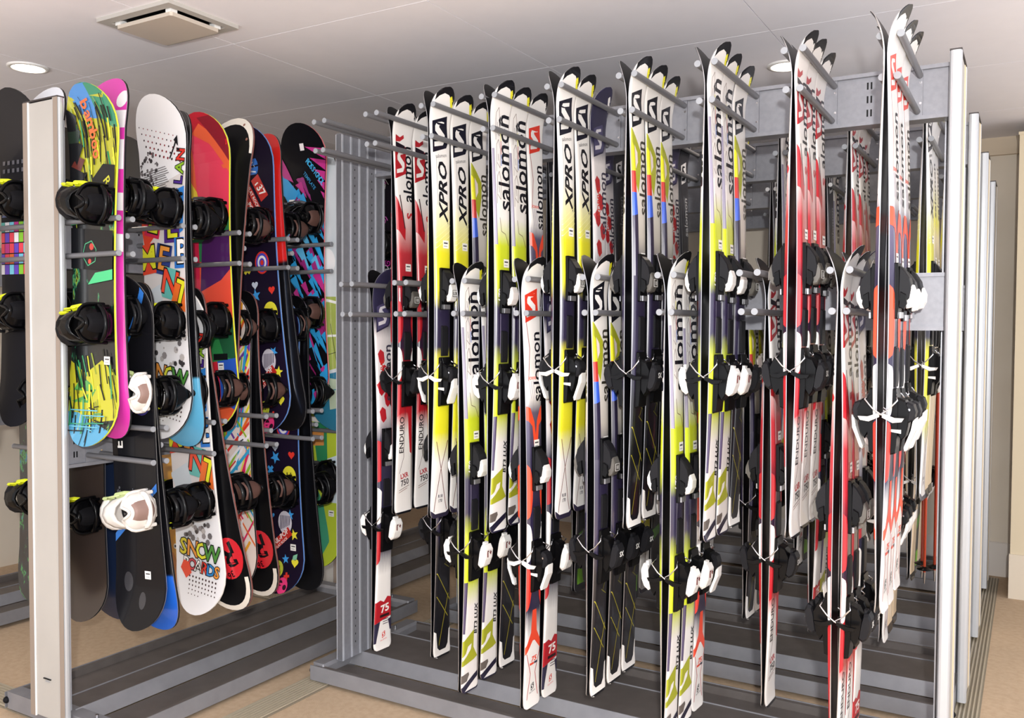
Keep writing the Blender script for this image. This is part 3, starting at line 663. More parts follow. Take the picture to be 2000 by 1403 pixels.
def heel_mesh(kind):
    b = MB(); lev = M_WHITE if kind != 'dark' else M_DKGREY
    b.prism([(-.004, -.13), (.012, -.125), (.018, -.06), (.018, .04), (.012, .075), (-.004, .075)], -.034, .034, M_BLACK, ch=.004)
    b.prism([(.014, -.06), (.03, -.085), (.042, -.07), (.05, -.04), (.056, .01), (.04, .04), (.014, .05)], -.028, .028, M_BLACK, ch=.006)
    b.prism([(-.004, .08), (.008, .08), (.010, .10), (.010, .20), (-.004, .21)], -.02, .02, M_DKGREY, ch=.002)
    if kind == 'long':
        b.prism([(.03, .005), (.036, -.02), (.05, -.03), (.068, -.02), (.074, .005), (.066, .028), (.048, .036), (.034, .026)], -.026, .026, M_DKGREY, ch=.006)
        b.cyl((.054, -.0265, .012), (.054, -.0275, .012), .004, M_CHROME, 8)
        b.prism([(.066, -.02), (.076, -.012), (.074, -.05), (.058, -.085), (.046, -.115), (.038, -.118), (.036, -.108), (.048, -.08), (.06, -.05)], -.022, .022, lev, ch=.005)
        b.prism([(.03, -.05), (.03, -.062), (-.002, -.058), (-.002, -.05)], -.037, -.028, M_WHITE, ch=.002)
    else:
        b.prism([(.044, -.06), (.056, -.068), (.072, -.058), (.084, -.03), (.088, .01), (.078, .028), (.062, .026), (.054, .0)], -.031, .031, lev, ch=.009)
        b.prism([(.058, .02), (.07, .022), (.072, .036), (.06, .038)], -.016, .016, lev, ch=.003)
        M2 = mat('dark_red_print', '#5a1a18', .5) if kind != 'dark' else M_WHITE
        if kind == 'dark':
            vs, ts = text2d('SX', .03); b.add([(.0868 + .002, x * .026, -.01 + y * .026) for x, y in vs], ts, M2)
        else:
            for (y0, y1, z0, z1) in ((-.014, -.010, -.022, .004), (-.014, -.003, .0, .004), (.002, .014, -.006, -.003), (.007, .010, -.012, .003)): b.prism([(.0875, 0), (.0878, 0), (.0892, 0.0), (.0889, 0)], 0, 0, M2) if False else b.box(.0862, .0892, y0, y1, z0, z1, M2)
            b.cyl((.07, .003, -.056), (.0715, .003, -.0575), .003, M2, 8)
    return b.mesh('heel_binding')
def brake_mesh(white, side):
    b = MB(); E = M_WHITE if white else M_BLACK
    for s_, y in (((-1, .047), (1, .053))[side],):
        yy = s_ * (y + .002)
        b.tube([(.034, s_ * .03, .05), (.040, yy, .036), (.020, yy, .012), (.0, yy, -.002), (-.012, yy, -.008)], .0022, M_CHROME)
        b.prism([(-.006, .0005), (-.004, -.010), (-.030, -.023), (-.052, -.020), (-.058, -.010), (-.034, -.010)], min(yy - .005, yy + .005), max(yy - .005, yy + .005), E, ch=.002)
    return b.mesh('brake_arm')
TOE = {'white': toe_mesh(M_WHITE, ''), 'ten': toe_mesh(mat('grey_plastic', '#5a5752', .4), '10'), 'name': toe_mesh(M_WHITE, 'salomon'), 'ux': toe_mesh(M_WHITE, 'UX')}
HEEL = {k: heel_mesh(k) for k in ('cap', 'long', 'dark')}
BRAKE = {k: [brake_mesh(k, 0), brake_mesh(k, 1)] for k in (True, False)}
BIND = {'xpro': ('ux', 'long', True), 'twentyfour': ('name', 'cap', False), 'enduro': ('ten', 'dark', False), 'xdrive': ('white', 'long', True), 'quest': ('ten', 'dark', False), 'junior': ('ux', 'cap', False), 'wood': ('white', 'long', True), 'dark': ('ten', 'dark', False)}
DESC = {'xpro': 'white and yellow skis with black S emblem', 'twentyfour': 'white and lime skis with black lettering', 'enduro': 'white and red skis with red emblem', 'xdrive': 'white and orange-red skis with red emblem box',
        'quest': 'olive and navy skis with white-bordered black tails', 'junior': 'dark purple and white skis with red splashes', 'wood': 'pale wood-coloured skis', 'dark': 'black and grey skis'}
NTH = ['first', 'second', 'third', 'fourth', 'fifth', 'sixth', 'seventh', 'eighth', 'ninth']
SLOT = ['front', 'middle', 'rear', 'rearmost']
RS = random.Random(11)
def ski_pair(k, L, x, y, ztip, label, group, yaw=0.0, tilt=0.0, bind=None):
    sm, gm = ski_assets(k, L); w, xb, th = ski_fns(L)
    t = link('ski_pair', None, None, (x, y, ztip - L), (tilt, 0, yaw)); tag(t, label, 'skis', group)
    toe, heel, wb = bind or BIND[k]
    for r in (0, pi):
        o = link('ski', sm, t, None, (0, 0, r)); [link(nm, q, o) for nm, q in gm]
        zt = .54 * L; zh = .335 * L; x0 = lambda u: xb(u) + th(u)
        tb = link('toe_binding', TOE[toe], o, (x0(zt) + .001, 0, zt)); tb.scale = (.76, .84, .80); hb = link('heel_binding', HEEL[heel], o, (x0(zh) + .001, 0, zh)); hb.scale = (.76, .86, .86); [link('brake_arm', q, o, (0, 0, zh)) for q in BRAKE[wb]]
    return t
SY = [.07, .196, .322]
TOP = [[], ['enduro', 'enduro'], ['xpro', 'xpro', 'quest'], ['twentyfour', 'twentyfour', 'xdrive'], ['xpro', 'xpro', 'junior'], ['quest'] * 3, ['twentyfour', 'twentyfour', 'quest'], ['enduro'] * 3, ['xdrive'] * 3]
TOPL = [1.5, 1.56, 1.53, 1.54, 1.475, 1.475, 1.485, 1.44, 1.61]
MID = [['junior'], ['quest'], ['twentyfour', 'twentyfour', 'quest'], ['xdrive', 'junior'], ['quest'] * 3, ['twentyfour', 'twentyfour', 'xdrive'], ['enduro'], ['enduro', 'enduro', 'junior']]
MIDL = [1.5, 1.5, 1.515, 1.525, 1.425, 1.5, 1.42, 1.57]
TOP2 = [['dark'], ['dark', 'enduro', 'dark'], ['dark', 'quest', 'dark'], ['junior', 'dark', 'xpro'], ['junior', 'junior', 'dark', 'dark'], ['quest', 'quest', 'xpro', 'dark'], ['twentyfour', 'twentyfour', 'twentyfour', 'quest'], ['enduro', 'enduro', 'enduro', 'twentyfour'], ['xpro', 'wood', 'wood', 'wood']]
MID2 = [['junior'], ['dark', 'dark'], ['dark', 'junior'], ['dark', 'xpro', 'dark'], ['dark', 'dark', 'junior'], ['quest', 'quest', 'dark', 'wood'], ['junior', 'twentyfour', 'wood', 'dark'], ['xdrive', 'wood', 'wood', 'junior']]
def fill(rows, lens, oy, mid, where, ord_label, l_override=None, ys=SY):
    for i, row in enumerate(rows):
        for j, k in enumerate(row[:3]):
            sl = ys[j] if len(row) > 1 or mid is False else ys[j]
            if mid and oy == 0 and i in (0, 1, 6): sl = (.20, .26, None, None, None, None, .29)[i]
            if not mid and i == 1 and oy == 0: sl = (.185, .31)[j]
            if not mid and i == 8 and oy == 0: sl = (.02, .14, .27)[j]
            L = l_override or lens[i]
            x = (MX + i * SP) if mid else i * SP; z = 1.700 if mid else 2.314
            depth = '' if len(row) == 1 else SLOT[j] + ' pair '
            label = f"{DESC[k]}, {depth}on {NTH[i]} {'lower' if mid else 'upper'} pegs{where}"
            ski_pair(k, L, x, oy + sl + RS.uniform(-.006, .006), z + RS.uniform(-.006, .008), label, ord_label, RS.uniform(-.065, -.025), RS.uniform(-.006, .010))
fill(TOP, TOPL, 0, False, '', 'skis hanging on the upper pegs of the nearest rack')
fill(MID, MIDL, 0, True, '', 'skis hanging on the lower pegs of the nearest rack')
fill(TOP2, TOPL, RY[1], False, ', second rack', 'skis on the second rack', 1.46)
fill(MID2, MIDL, RY[1], True, ', second rack', 'skis on the second rack', 1.38)
fill([[]] * 4 + [['xpro', 'dark'], ['dark', 'enduro'], ['dark', 'twentyfour'], ['wood', 'wood', 'xpro'], ['wood', 'dark', 'wood']], TOPL, RY[2], False, ', third rack', 'skis on the third rack', 1.5)

fill([[]] * 3 + [['dark', 'dark'], ['dark', 'junior'], ['enduro', 'dark'], ['dark', 'wood', 'quest'], ['wood', 'dark', 'wood']], MIDL, RY[2], True, ', third rack', 'skis on the third rack', 1.36)

# ------------------------------------------------------------------ ski poles on the third rack
def ski_pole(x, y, z, col, label):
    t = link('ski_pole', None, None, (x, y, z)); tag(t, label, 'ski pole', 'ski poles on the third rack')
    M = mat('pole_' + col, col, .35, .2)
    b = MB(); b.cyl((0, 0, .05), (0, 0, 1.0), .0055, M, 8, r1=.008); b.cyl((0, 0, 0), (0, 0, .05), .0025, M_CHROME, 8, r1=.0055); link('shaft', b.mesh('shaft'), t)
    b = MB(); b.tube([(0, 0, .98), (0, 0, 1.0), (0, -.004, 1.06), (0, -.008, 1.10), (0, -.004, 1.13), (0, 0, 1.14)], [.011, .014, .013, .015, .019, .01], M_BLACK, 8); link('grip', b.mesh('grip'), t)
    b = MB(); n = 12; vs = []
    for r, zz in ((.008, .075), (.03, .066), (.032, .062), (.008, .064)): vs += [(r * cos(2 * pi * i / n), r * sin(2 * pi * i / n), zz) for i in range(n)]
    b.add(vs, [(j * n + i, j * n + (i + 1) % n, (j + 1) * n + (i + 1) % n, (j + 1) * n + i) for j in range(3) for i in range(n)], M_BLACK, True); link('basket', b.mesh('basket'), t)
    b = MB(); b.tube([(0, -.01, 1.12), (.02, -.03, 1.08), (.015, -.035, 1.0), (0, -.02, .97), (0, -.01, 1.10)], .003, M_RUBBER, 5); link('wrist_strap', b.mesh('wrist_strap'), t)
POLES = [(1.69, 2.17, '#1b1b20'), (1.72, 2.10, '#1b1b20'), (2.03, 1.98, '#1b1b20'), (2.06, 2.08, '#1b1b20'), (1.95, 1.70, '#c9451f'), (1.985, 1.76, '#b53c1e'), (2.02, 1.84, '#d24a22'), (1.93, 1.80, '#8d3220')]
for i, (x, y, c) in enumerate(POLES):
    if i < 4: ski_pole(x, y, 1.15, c, f"slim black ski pole hanging high behind the tall skis, {NTH[i]} from the grey post")
    else: ski_pole(x, y, .36, c, f"orange ski pole hanging low beside the white end panels, {NTH[i - 4]} of four")

# ================================================================== SNOWBOARDS
def deck_fns(L, wn=.134, wm=.114):
    e = .15
    def w(u):
        b_ = wm + (wn - wm) * min(1, abs(2 * u / L - 1) / (1 - 2 * e / L)) ** 2
        d = max(u - (L - e), e - u)
        if d > 0: b_ = wn * max(0, 1 - (d / e) ** 2.3) ** .5
        return max(b_, .003)
    def yb(u):
        d = max(u - (L - .22), .2 - u); return .0015 + (.042 * (d / .2) ** 2.2 if d > 0 else 0) + .003 * sin(pi * u / L)
    return w, yb
TH = .0085
def deck_us(L): return [.0, .003, .009, .02, .035, .055, .08, .11, .15, .19] + [.19 + (L - .38) * k / 10 for k in range(1, 11)] + [L - q for q in (.15, .11, .08, .055, .035, .02, .009, .003, 0)]
def deck_mesh(L, topM, baseM, sideM):
    w, yb = deck_fns(L); b = MB()
    us = deck_us(L)
    n = len(us); ss = (-1, -.75, -.4, 0, .4, .75, 1); c = len(ss)
    for off, M in ((TH, topM), (0, baseM)):
        o = len(b.v); b.add([(s_ * w(u), -(yb(u) + off), u) for u in us for s_ in ss], [(i * c + j, i * c + j + 1, (i + 1) * c + j + 1, (i + 1) * c + j) for i in range(n - 1) for j in range(c - 1)], M, True)
        for i, u in enumerate(us):
            for j, s_ in enumerate(ss): b.uv[o + i * c + j] = ((s_ + 1) / 2, u / L)
    for s_ in (-1, 1):
        vs = []
        for u in us: vs += [(s_ * w(u), -yb(u), u), (s_ * w(u), -(yb(u) + .002), u), (s_ * w(u), -(yb(u) + TH), u)]
        b.add(vs, [(i * 3, i * 3 + 1, (i + 1) * 3 + 1, (i + 1) * 3) for i in range(n - 1)], M_EDGE, True); b.add(vs, [(i * 3 + 1, i * 3 + 2, (i + 1) * 3 + 2, (i + 1) * 3 + 1) for i in range(n - 1)], sideM, True)
    return b.mesh('deck')
def board_gfx(g, L, base=False):
    w, yb = deck_fns(L)
    us = deck_us(L)
    sf = (lambda v, u, o: (v, -(yb(u) - o), u)) if base else (lambda v, u, o: (v, -(yb(u) + TH + o), u))
    return g.meshes(lambda u: 'base_print' if base else 'deck_print', sf, w, us, .114)
# --- strap binding: heel at +x, out along -y, z along the board
def binding_meshes(shell, pad, accent):
    R = {}
    b = MB(); prof = [(-.115, -.034), (-.10, -.046), (.085, -.05), (.112, -.03), (.116, 0), (.112, .03), (.085, .05), (-.10, .046), (-.115, .034)]
    b.prism(prof, -.016, 0, shell, axis='y', ch=.003)
    for s_ in (-1, 1): b.prism([(-.085, -.012), (-.03, -.03), (.05, -.045), (.10, -.06), (.122, -.06), (.118, -.012)], min(s_ * .05, s_ * .062), max(s_ * .05, s_ * .062), shell, axis='z', ch=.003)
    pts = [(.112 + .034 * cos(a) * 1.0, -.052, .058 * sin(a)) for a in [(-pi / 2) + pi * k / 10 for k in range(11)]]
    b.tube(pts, .009, shell, 8); R['binding'] = b.mesh('binding')
    b = MB(); b.cyl((-.01, -.0165, 0), (-.01, -.021, 0), .042, M_DKGREY, 20); b.cyl((-.01, -.021, 0), (-.01, -.024, 0), .012, M_CHROME, 10)
    for k in range(4): b.cyl((-.01 + .024 * cos(k * pi / 2 + .4), -.021, .024 * sin(k * pi / 2 + .4)), (-.01 + .024 * cos(k * pi / 2 + .4), -.0235, .024 * sin(k * pi / 2 + .4)), .005, M_CHROME, 8)
    R['disc'] = b.mesh('disc')
    rows = []
    for i in range(9):
        o = .02 + .105 * i / 8; half = .066 * (1 - max(0, (i - 4) / 4) ** 2.6 * .55) if i < 8 else .02
        rows.append([(.138 - .040 * (q / 5) ** 2 + .018 * (i / 8) - .022 * (i / 8) ** 2, -o, half * q / 5) for q in range(-5, 6)])
    b = MB(); b.band(rows, shell, .005); R['highback'] = b.mesh('highback')
    b = MB(); b.tube([Vector(p) for p in [(r[0][0] + .002, r[0][1], r[0][2]) for r in rows[:-1]] + [(q[0] + .002, q[1], q[2]) for q in rows[-1]] + [(r[-1][0] + .002, r[-1][1], r[-1][2]) for r in rows[-2::-1]]], .0055, M_BLACK if 'white' not in shell.name else shell, 6); R['highback_rim'] = b.mesh('highback_rim')
    b = MB(); b.band([[(.1455 - .040 * (q / 5) ** 2 + .018 * (i / 8) - .022 * (i / 8) ** 2 + .0005, -(.035 + .075 * (i - 1) / 6), .05 * (1 - max(0, (i - 4) / 4) ** 2.4 * .5) * q / 5) for q in range(-5, 6)] for i in range(1, 8)], pad, .002); R['pad'] = b.mesh('pad')
    def strap(x0, x1, h, wdt, M):
        rows = []
        for k in range(9):
            a = pi * k / 8; x = x0 + (x1 - x0) * sin(a); wd = wdt * (.55 + .45 * sin(a))
            rows.append([(x + wd * q, -(.03 + h * sin(a)), -.062 * cos(a) * (1 + .06 * sin(a))) for q in (-.5, -.2, .2, .5)])
        b = MB(); b.band(rows, M, .009); return b
    R['ankle_strap'] = strap(.06, -.012, .075, .062, shell).mesh('ankle_strap')
    R['toe_strap'] = strap(-.06, -.085, .042, .036, M_RUBBER if 'white' not in shell.name else shell).mesh('toe_strap')
    b = MB(); b.prism([(-.03, -.012), (.03, -.016), (.034, .006), (.01, .012), (-.03, .008)], -.014, 0, accent, axis='y', ch=.003); b.tube([(-.03, -.016, 0), (-.055, -.02, .006), (-.04, -.022, .016), (0, -.018, .012)], .003, accent, 5); R['buckle'] = b.mesh('buckle')
    b = MB(); b.prism([(-.02, -.008), (.02, -.008), (.022, .006), (-.02, .008)], -.01, 0, accent, axis='y', ch=.002); R['toe_buckle'] = b.mesh('toe_buckle')
    return R
BLK = binding_meshes(mat('gloss_black', '#060608', .26, 0, .1), mat('black_pad', '#0e0e12', .75), mat('acid_yellow', '#dfe81c', .35))
BLD = binding_meshes(mat('gloss_black', ''), mat('black_pad', ''), mat('grey_buckle', '#4a4a4e', .3, .5))
BRN = binding_meshes(mat('gloss_black', '#0b0b0e'), M_BROWNPAD, mat('dark_chrome', '#77777c', .25, .8))
WHB = binding_meshes(mat('white_binding', '#d8d4cf', .4), mat('brown_trim', '#8a7068', .6), mat('pale_green_clip', '#b9c98a', .4))
def add_binding(t, R, z, off, flip, rot, ky=1.0):
    o = link('binding', R['binding'], t, (0, -off, z), (0, (pi if flip else 0) + rot, 0)); o.scale = (1, ky, 1)
    for k in ('disc', 'highback', 'ankle_strap', 'toe_strap'): link(k, R[k], o)
    link('highback_rim', R['highback_rim'], o); link('highback_pad', R['pad'], o)
    link('buckle', R['buckle'], o, (.03, -.062, .066), (radians(50), 0, radians(15))); link('toe_buckle', R['toe_buckle'], o, (-.07, -.052, .056), (radians(50), 0, 0))
def snowboard(x, y, ztip, L, dy, tilt, rear, deckM, gfx, label, group, R=BLK, baseM=None, baseg=None, sideM=None, bz=(.675, .335), brot=.12):
    """x: tip centre; tilt swings the tail toward +x; rear boards face +y"""
    t = link('snowboard', None, None, (x + L * sin(tilt), y + dy, ztip - L * cos(tilt)), (0, -tilt, 0) if not rear else (0, -tilt, 0)); tag(t, label, 'snowboard', group)
    if rear:
        t.rotation_mode = 'XYZ'; t.matrix_world = Matrix.Translation((x + L * sin(tilt), y + dy, ztip - L * cos(tilt))) @ Matrix.Rotation(-tilt, 4, 'Y') @ Matrix.Rotation(pi, 4, 'Z')
    d = link('deck', deck_mesh(L, deckM, baseM or M_BASE, sideM or M_DKGREY), t)
    for nm, me in (board_gfx(gfx, L) if gfx else []): link(nm, me, d)
    for nm, me in (board_gfx(baseg, L, True) if baseg else []): link(nm, me, d)
    for k, q in enumerate(bz):
        if q: add_binding(t, R, q * L, .0015 + .003 + TH + .0006, rear, (brot if k == 0 else -brot) * (-1 if rear else 1), .6 if (group == LO and not rear and k == 0) or (group == UP and rear and k == 1) else 1.0)
    return t
rd = random.Random(5)
def word(g, s, v, u, size, cols, rot=90, step=None, edge='#17171b', jit=0):
    a = radians(rot); step = step or size * .8
    for i, ch in enumerate(s):
        k = (i - (len(s) - 1) / 2) * step; vv, uu = v + k * cos(a), u + k * sin(a); rr = rot + rd.uniform(-jit, jit)
        if edge: g.text(ch, vv, uu, size, edge, rr, .07)
        g.text(ch, vv, uu, size, cols[i % len(cols)], rr, .02)
def price(g, v, u): g.sticker(v, u)
L0 = 1.245
# ---- prints
def g_grunge(L):
    g = Gfx()
    g.poly([(-.14, L), (.14, L), (.14, L - .36), (.05, L - .34), (-.02, L - .40), (-.09, L - .36), (-.14, L - .30)], '#aaa828'); g.poly([(-.05, L), (.14, L), (.14, L - .17), (.03, L - .10)], '#2a7f60'); g.poly([(-.10, L - .01), (.01, L), (.05, L - .14), (-.03, L - .12)], '#3f7fc0')
    g.poly([(-.14, .06), (.14, .10), (.14, .24), (.05, .30), (-.04, .25), (-.14, .30)], '#b9b62a'); g.poly([(-.14, .16), (-.04, .12), (.02, .20), (-.06, .24)], '#4f9a4a'); g.poly([(-.14, .13), (.14, .05), (.14, 0), (-.14, 0)], '#4f9ac0')
    for k in range(150):
        v = rd.uniform(-.13, .12); u = rd.choice((L - .08, L - .16, L - .25, L - .33, .30, .22, .14)) + rd.uniform(-.04, .04); g.line([(v, u), (v + rd.uniform(.0, .03), u - rd.uniform(.04, .13))], rd.uniform(.002, .009), rd.choice(('#121316', '#121316', '#121316', '#1c2218', '#d8d42c', '#2f8f5a', '#8a9a2a')))
    for k in range(5): g.poly([(-.14, L - .06 - .05 * k), (-.07 + .01 * k, L - .10 - .05 * k), (-.10, L - .2 - .05 * k), (-.14, L - .2 - .05 * k)], rd.choice(('#121316', '#5a2018', '#1c2a20')))
    g.poly([(.0, L - .32), (.06, L - .27), (.14, L - .28), (.14, L - .42), (.02, L - .42)], '#15171b'); g.text('R', .08, L - .33, .05, '#c9c62a', -60, .01)
    word(g, 'bamboo', .006, L - .15, .062, ['#e0632c'], -78, .034, None)
    g.poly([(-.14, .62), (.14, .60), (.14, .74), (-.14, .76)], '#111216'); g.poly([(-.14, .765), (.0, .775), (.14, .80), (.14, .84), (-.14, .80)], '#2f9a64')
    g.poly([(-.02, .56), (.14, .58), (.14, .615), (.02, .60)], '#3fbf7c'); g.line([(-.05, .66), (-.035, .70), (.0, .71), (.025, .68), (.02, .64), (-.02, .625), (-.05, .66)], .003, '#3fae7c'); g.circ(.0, .69, .012, '#c2342c', 10); g.circ(-.01, .64, .009, '#c2342c', 10)
    for k in range(12): g.line([(rd.uniform(-.12, .06), .135 - .008 * k), (rd.uniform(-.02, .13), .14 - .008 * k)], .004, rd.choice(('#3f9fd0', '#17181a', '#5fb0c8', '#2f8f6a')))
    price(g, .085, .3); return g
def g_pinkbase(L):
    g = Gfx(); g.poly([(-.2, L - .3), (.2, L - .26), (.2, L - .20), (-.2, L - .24)], '#ece8ec'); g.poly([(-.2, L - .15), (.2, L - .12), (.2, L - .06), (-.2, L - .09)], '#ece8ec') if False else None
    for k in range(4): g.poly([(-.2, L - .2 - .14 * k), (.2, L - .16 - .14 * k), (.2, L - .10 - .14 * k), (-.2, L - .14 - .14 * k)], '#ece8ec')
    g.circ(-.10, L - .09, .03, '#ece8ec'); return g
def g_element(L, low=False):
    g = Gfx()
    g.poly([(-.14, .34), (.14, .38), (.14, .98), (-.14, .9)], '#d9d2d0')
    for k in range(46):
        v = -.11 + .022 * (k % 9) + .008 * (k // 9); u = L - .1 - .024 * (k // 9) - .006 * (k % 9); g.circ(v, u, .0026 + .0035 * ((k // 9) / 6), '#8f2f38' if k % 3 else '#3a2a30', 8)
    for k in range(60): v = rd.uniform(-.125, -.02); u = L - rd.uniform(.19, .36); g.circ(v, u, rd.uniform(.003, .009), rd.choice(('#3f3a3c', '#6a6466', '#8d8789')), 6)
    for k in range(14): g.line([(-.10, L - .27 - .008 * k), (.02 + .006 * (k % 4), L - .255 - .008 * k)], .0025, '#5a5456')
    g.line([(.045, L - .23), (.085, L - .165)], .007, '#17171b'); g.poly([(.092, L - .15), (.07, L - .165), (.092, L - .19)], '#17171b')
    word(g, 'ELAN', .095, L - .29, .06, ['#e07a2a', '#4a2a8a', '#8ab82c', '#d8352a'], 80, .046)
    g.poly([(-.06, .86), (0, .92), (.03, .84), (-.02, .8)], '#2f7f4a'); g.poly([(.03, .9), (.12, .92), (.11, .76), (.07, .74)], '#2f7fd0'); g.poly([(-.13, .84), (-.07, .9), (-.03, .76), (-.1, .7)], '#e0452a')
    for (c, f, e, v, u, r_) in (('E', '#d8d82c', '#d02a50', -.05, .80, -14), ('L', '#d8d82c', '#4a2a7a', .05, .775, 0), ('E', '#e0903a', '#2a3a7a', -.0, .66, -12), ('M', '#e0dc2a', '#e0452a', -.085, .665, 6), ('N', '#e0452a', '#5fb0a8', .035, .57, -14), ('T', '#e0dc2a', '#e06a2a', .095, .53, -20), ('B', '#f2eeea', '#2a6fc0', .105, .68, 0)):
        a = radians(r_); g.poly([(v + x * cos(a) - y * sin(a), u + x * sin(a) + y * cos(a)) for x, y in ((-.042, -.056), (.042, -.056), (.042, .056), (-.042, .056))], e); g.text(c, v, u, .125, '#17171b', r_, .05); g.text(c, v, u, .12, f, r_, .02)
    g.poly([(-.12, .53), (-.02, .57), (.0, .48), (-.08, .45)], '#c9d0d6'); g.poly([(-.03, .47), (.06, .5), (.05, .42), (-.02, .4)], '#5fb8a8')
    for k in range(40): g.circ(rd.uniform(-.12, .12), rd.uniform(.24, .42), rd.uniform(.004, .014), rd.choice(('#3a3638', '#6a6668', '#8d8789', '#b9b3b1')), 7)
    word(g, 'SNOW', .0, .235, .085, ['#d0c22c', '#e0903a', '#d8d82c', '#4a8a3a'], -10, .052); word(g, 'BOARDS', .015, .17, .06, ['#f2eeea', '#c23a4a', '#f2eeea', '#d8352a', '#2a7fc0', '#e0903a'], -12, .034)
    g.poly([(-.08, .2), (-.05, .19), (-.04, .15), (-.07, .13), (-.1, .17)], '#e0452a')
    for k in range(40): g.circ(-.05 + .018 * (k % 9), .14 - .016 * (k // 9) - .003 * (k % 9), .0045 - .0005 * (k // 9), '#3a2226', 7)
    price(g, -.05, L - .345); return g
def g_gradient(L):
    g = Gfx()
    g.poly([(-.2, L + .1), (-.2, L - .26), (-.10, L - .10), (.0, L - .04), (.2, L - .2), (.2, L + .1)], '#c01c30'); g.poly([(-.2, L - .12), (-.06, L - .3), (-.03, L - .42), (-.2, L - .42)], '#e8c83a')
    g.poly([(-.08, L - .06), (.03, L - .12), (.14, L - .26), (.2, L - .38), (-.02, L - .40), (-.06, L - .3)], '#e83a5a'); g.poly([(.0, L - .02), (.2, L - .02), (.2, L - .3), (.1, L - .16)], '#8a1428')
    g.poly([(.2, L - .36), (.08, L - .44), (-.02, L - .42), (-.2, L - .5), (-.2, L - .58), (.2, L - .58)], '#2f7a4a'); g.poly([(.2, L - .46), (.06, L - .47), (-.04, L - .5), (-.06, L - .7), (.06, L - .66), (.14, L - .6), (.2, L - .54)], '#4a1a5a'); g.poly([(-.2, L - .5), (-.06, L - .5), (-.06, L - .82), (-.2, L - .82)], '#d8204a')
    g.poly([(-.06, L - .7), (.06, L - .66), (.14, L - .6), (.2, L - .54), (.2, L - .8), (-.06, L - .8)], '#e8503a'); g.poly([(-.2, L - .8), (.0, L - .78), (.2, L - .84), (.2, L - 1.0), (-.2, L - 1.0)], '#2f8a4a'); g.poly([(.0, L - .8), (.2, L - .82), (.2, L - 1.0), (.06, L - .96)], '#1f5a3a')
    g.poly([(-.2, L - 1.0), (.02, L - .98), (.04, L - 1.12), (-.2, L - 1.16)], '#d8283a'); g.poly([(.02, L - .98), (.2, L - .96), (.2, L - 1.2), (.04, L - 1.14)], '#2a5ac0'); g.rect(.0, L - .975, .08, L - .95, '#15181a'); price(g, .04, L - 1.0); price(g, -.02, L - .34); return g
def g_nailpop(L):
    g = Gfx()
    def smile(v, u, r, c='#e6dc3c'):
        g.circ(v, u, r, c, 20, .86); g.rect(v - r * .3, u - r * .05, v - r * .18, u + r * .4, '#2a2410'); g.rect(v + r * .15, u - r * .05, v + r * .27, u + r * .4, '#2a2410'); g.line([(v + r * .55 * cos(a), u - r * .1 + r * .5 * sin(a)) for a in [pi + pi * k / 8 for k in range(9)]], r * .07, '#8a7a1c')
    g.cross(.02, L - .09, .022, '#e6dc3c', .1); g.circ(.01, L - .17, .046, '#2a6fc8', 18, .8); g.text('NO', .01, L - .16, .03, '#dfe8f2', -70, .02); g.line([(-.01, L - .185), (.03, L - .195)], .006, '#dfe8f2')
    a = -62
    for (t_, v, u, sz, wd, ht) in (('137', .045, L - .265, .05, .055, .024), ('NAIL-POP', -.03, L - .31, .03, .075, .018), ('FLAT ROCK', .005, L - .30, .02, .06, .013)):
        r_ = radians(a); g.poly([(v + x * cos(r_) - y * sin(r_), u + x * sin(r_) + y * cos(r_)) for x, y in ((-wd, -ht), (wd, -ht), (wd, ht), (-wd, ht))], '#c22a24'); g.text(t_, v, u, sz, '#f2eeea', a, .02)
    for r_, c in ((.048, '#d8352a'), (.04, '#4a4ac0'), (.03, '#f0ecf0'), (.019, '#4a4ac0'), (.011, '#d8352a')): g.circ(.03, .72, r_, c, 20, .85)
    for (v, u, r, c) in ((-.02, .585, .03, '#3f9fe8'), (.06, .34, .024, '#3f9fe8'), (.03, .145, .022, '#3f9fe8'), (.07, .42, .022, '#e6dc3c'), (.08, .255, .026, '#e6dc3c')): g.star(v, u, r, c, rd.random())
    for (v, u, r, c) in ((-.06, .47, .022, '#d8d83c'), (.075, .6, .02, '#d8352a'), (-.045, .33, .014, '#3f9fe8'), (.085, .135, .022, '#e6dc3c'), (-.08, .1, .018, '#d8352a'), (-.02, .63, .02, '#cfd8e8')): g.heart(v, u, r, c)
    for (v, u, r, c) in ((-.05, .53, .02, '#3f9fe8'), (-.06, .7, .022, '#d8cc3c'), (.01, .42, .024, '#d8352a'), (.045, .075, .016, '#d8352a'), (-.04, .17, .016, '#3f9fe8')): g.cross(v, u, r, c, rd.random())
    smile(.06, .505, .047); smile(-.01, .1, .036, '#b9c23a')
    g.circ(.03, .325 - .02, .05, '#cfcad6', 18, .8)
    for k in range(7): g.line([(.0 + .009 * k, .27 + .004 * k), (.006 + .009 * k, .335)], .004, '#2a2440')
    g.circ(-.07, .29, .036, '#8d8a96', 18, .85); pass
    r_ = radians(38); v, u = .0, .225
    g.poly([(v + x * cos(r_) - y * sin(r_), u + x * sin(r_) + y * cos(r_)) for x, y in ((-.075, -.02), (.075, -.02), (.075, .02), (-.075, .02))], '#c22a24'); g.text('NAIL-POP', v - .006, u + .006, .03, '#f2eeea', 38, .02); g.text('FLAT ROCK', v + .008, u - .012, .016, '#f2eeea', 38, .01)
    g.circ(.03, .035, .034, '#e03a7a', 16, .9); g.circ(.018, .045, .012, '#2a1424', 10); g.circ(.045, .03, .011, '#2a1424', 10)
    price(g, .075, .2); g.poly([(.075, .165), (.1, .175), (.095, .15), (.07, .145)], '#7fc0a0'); return g
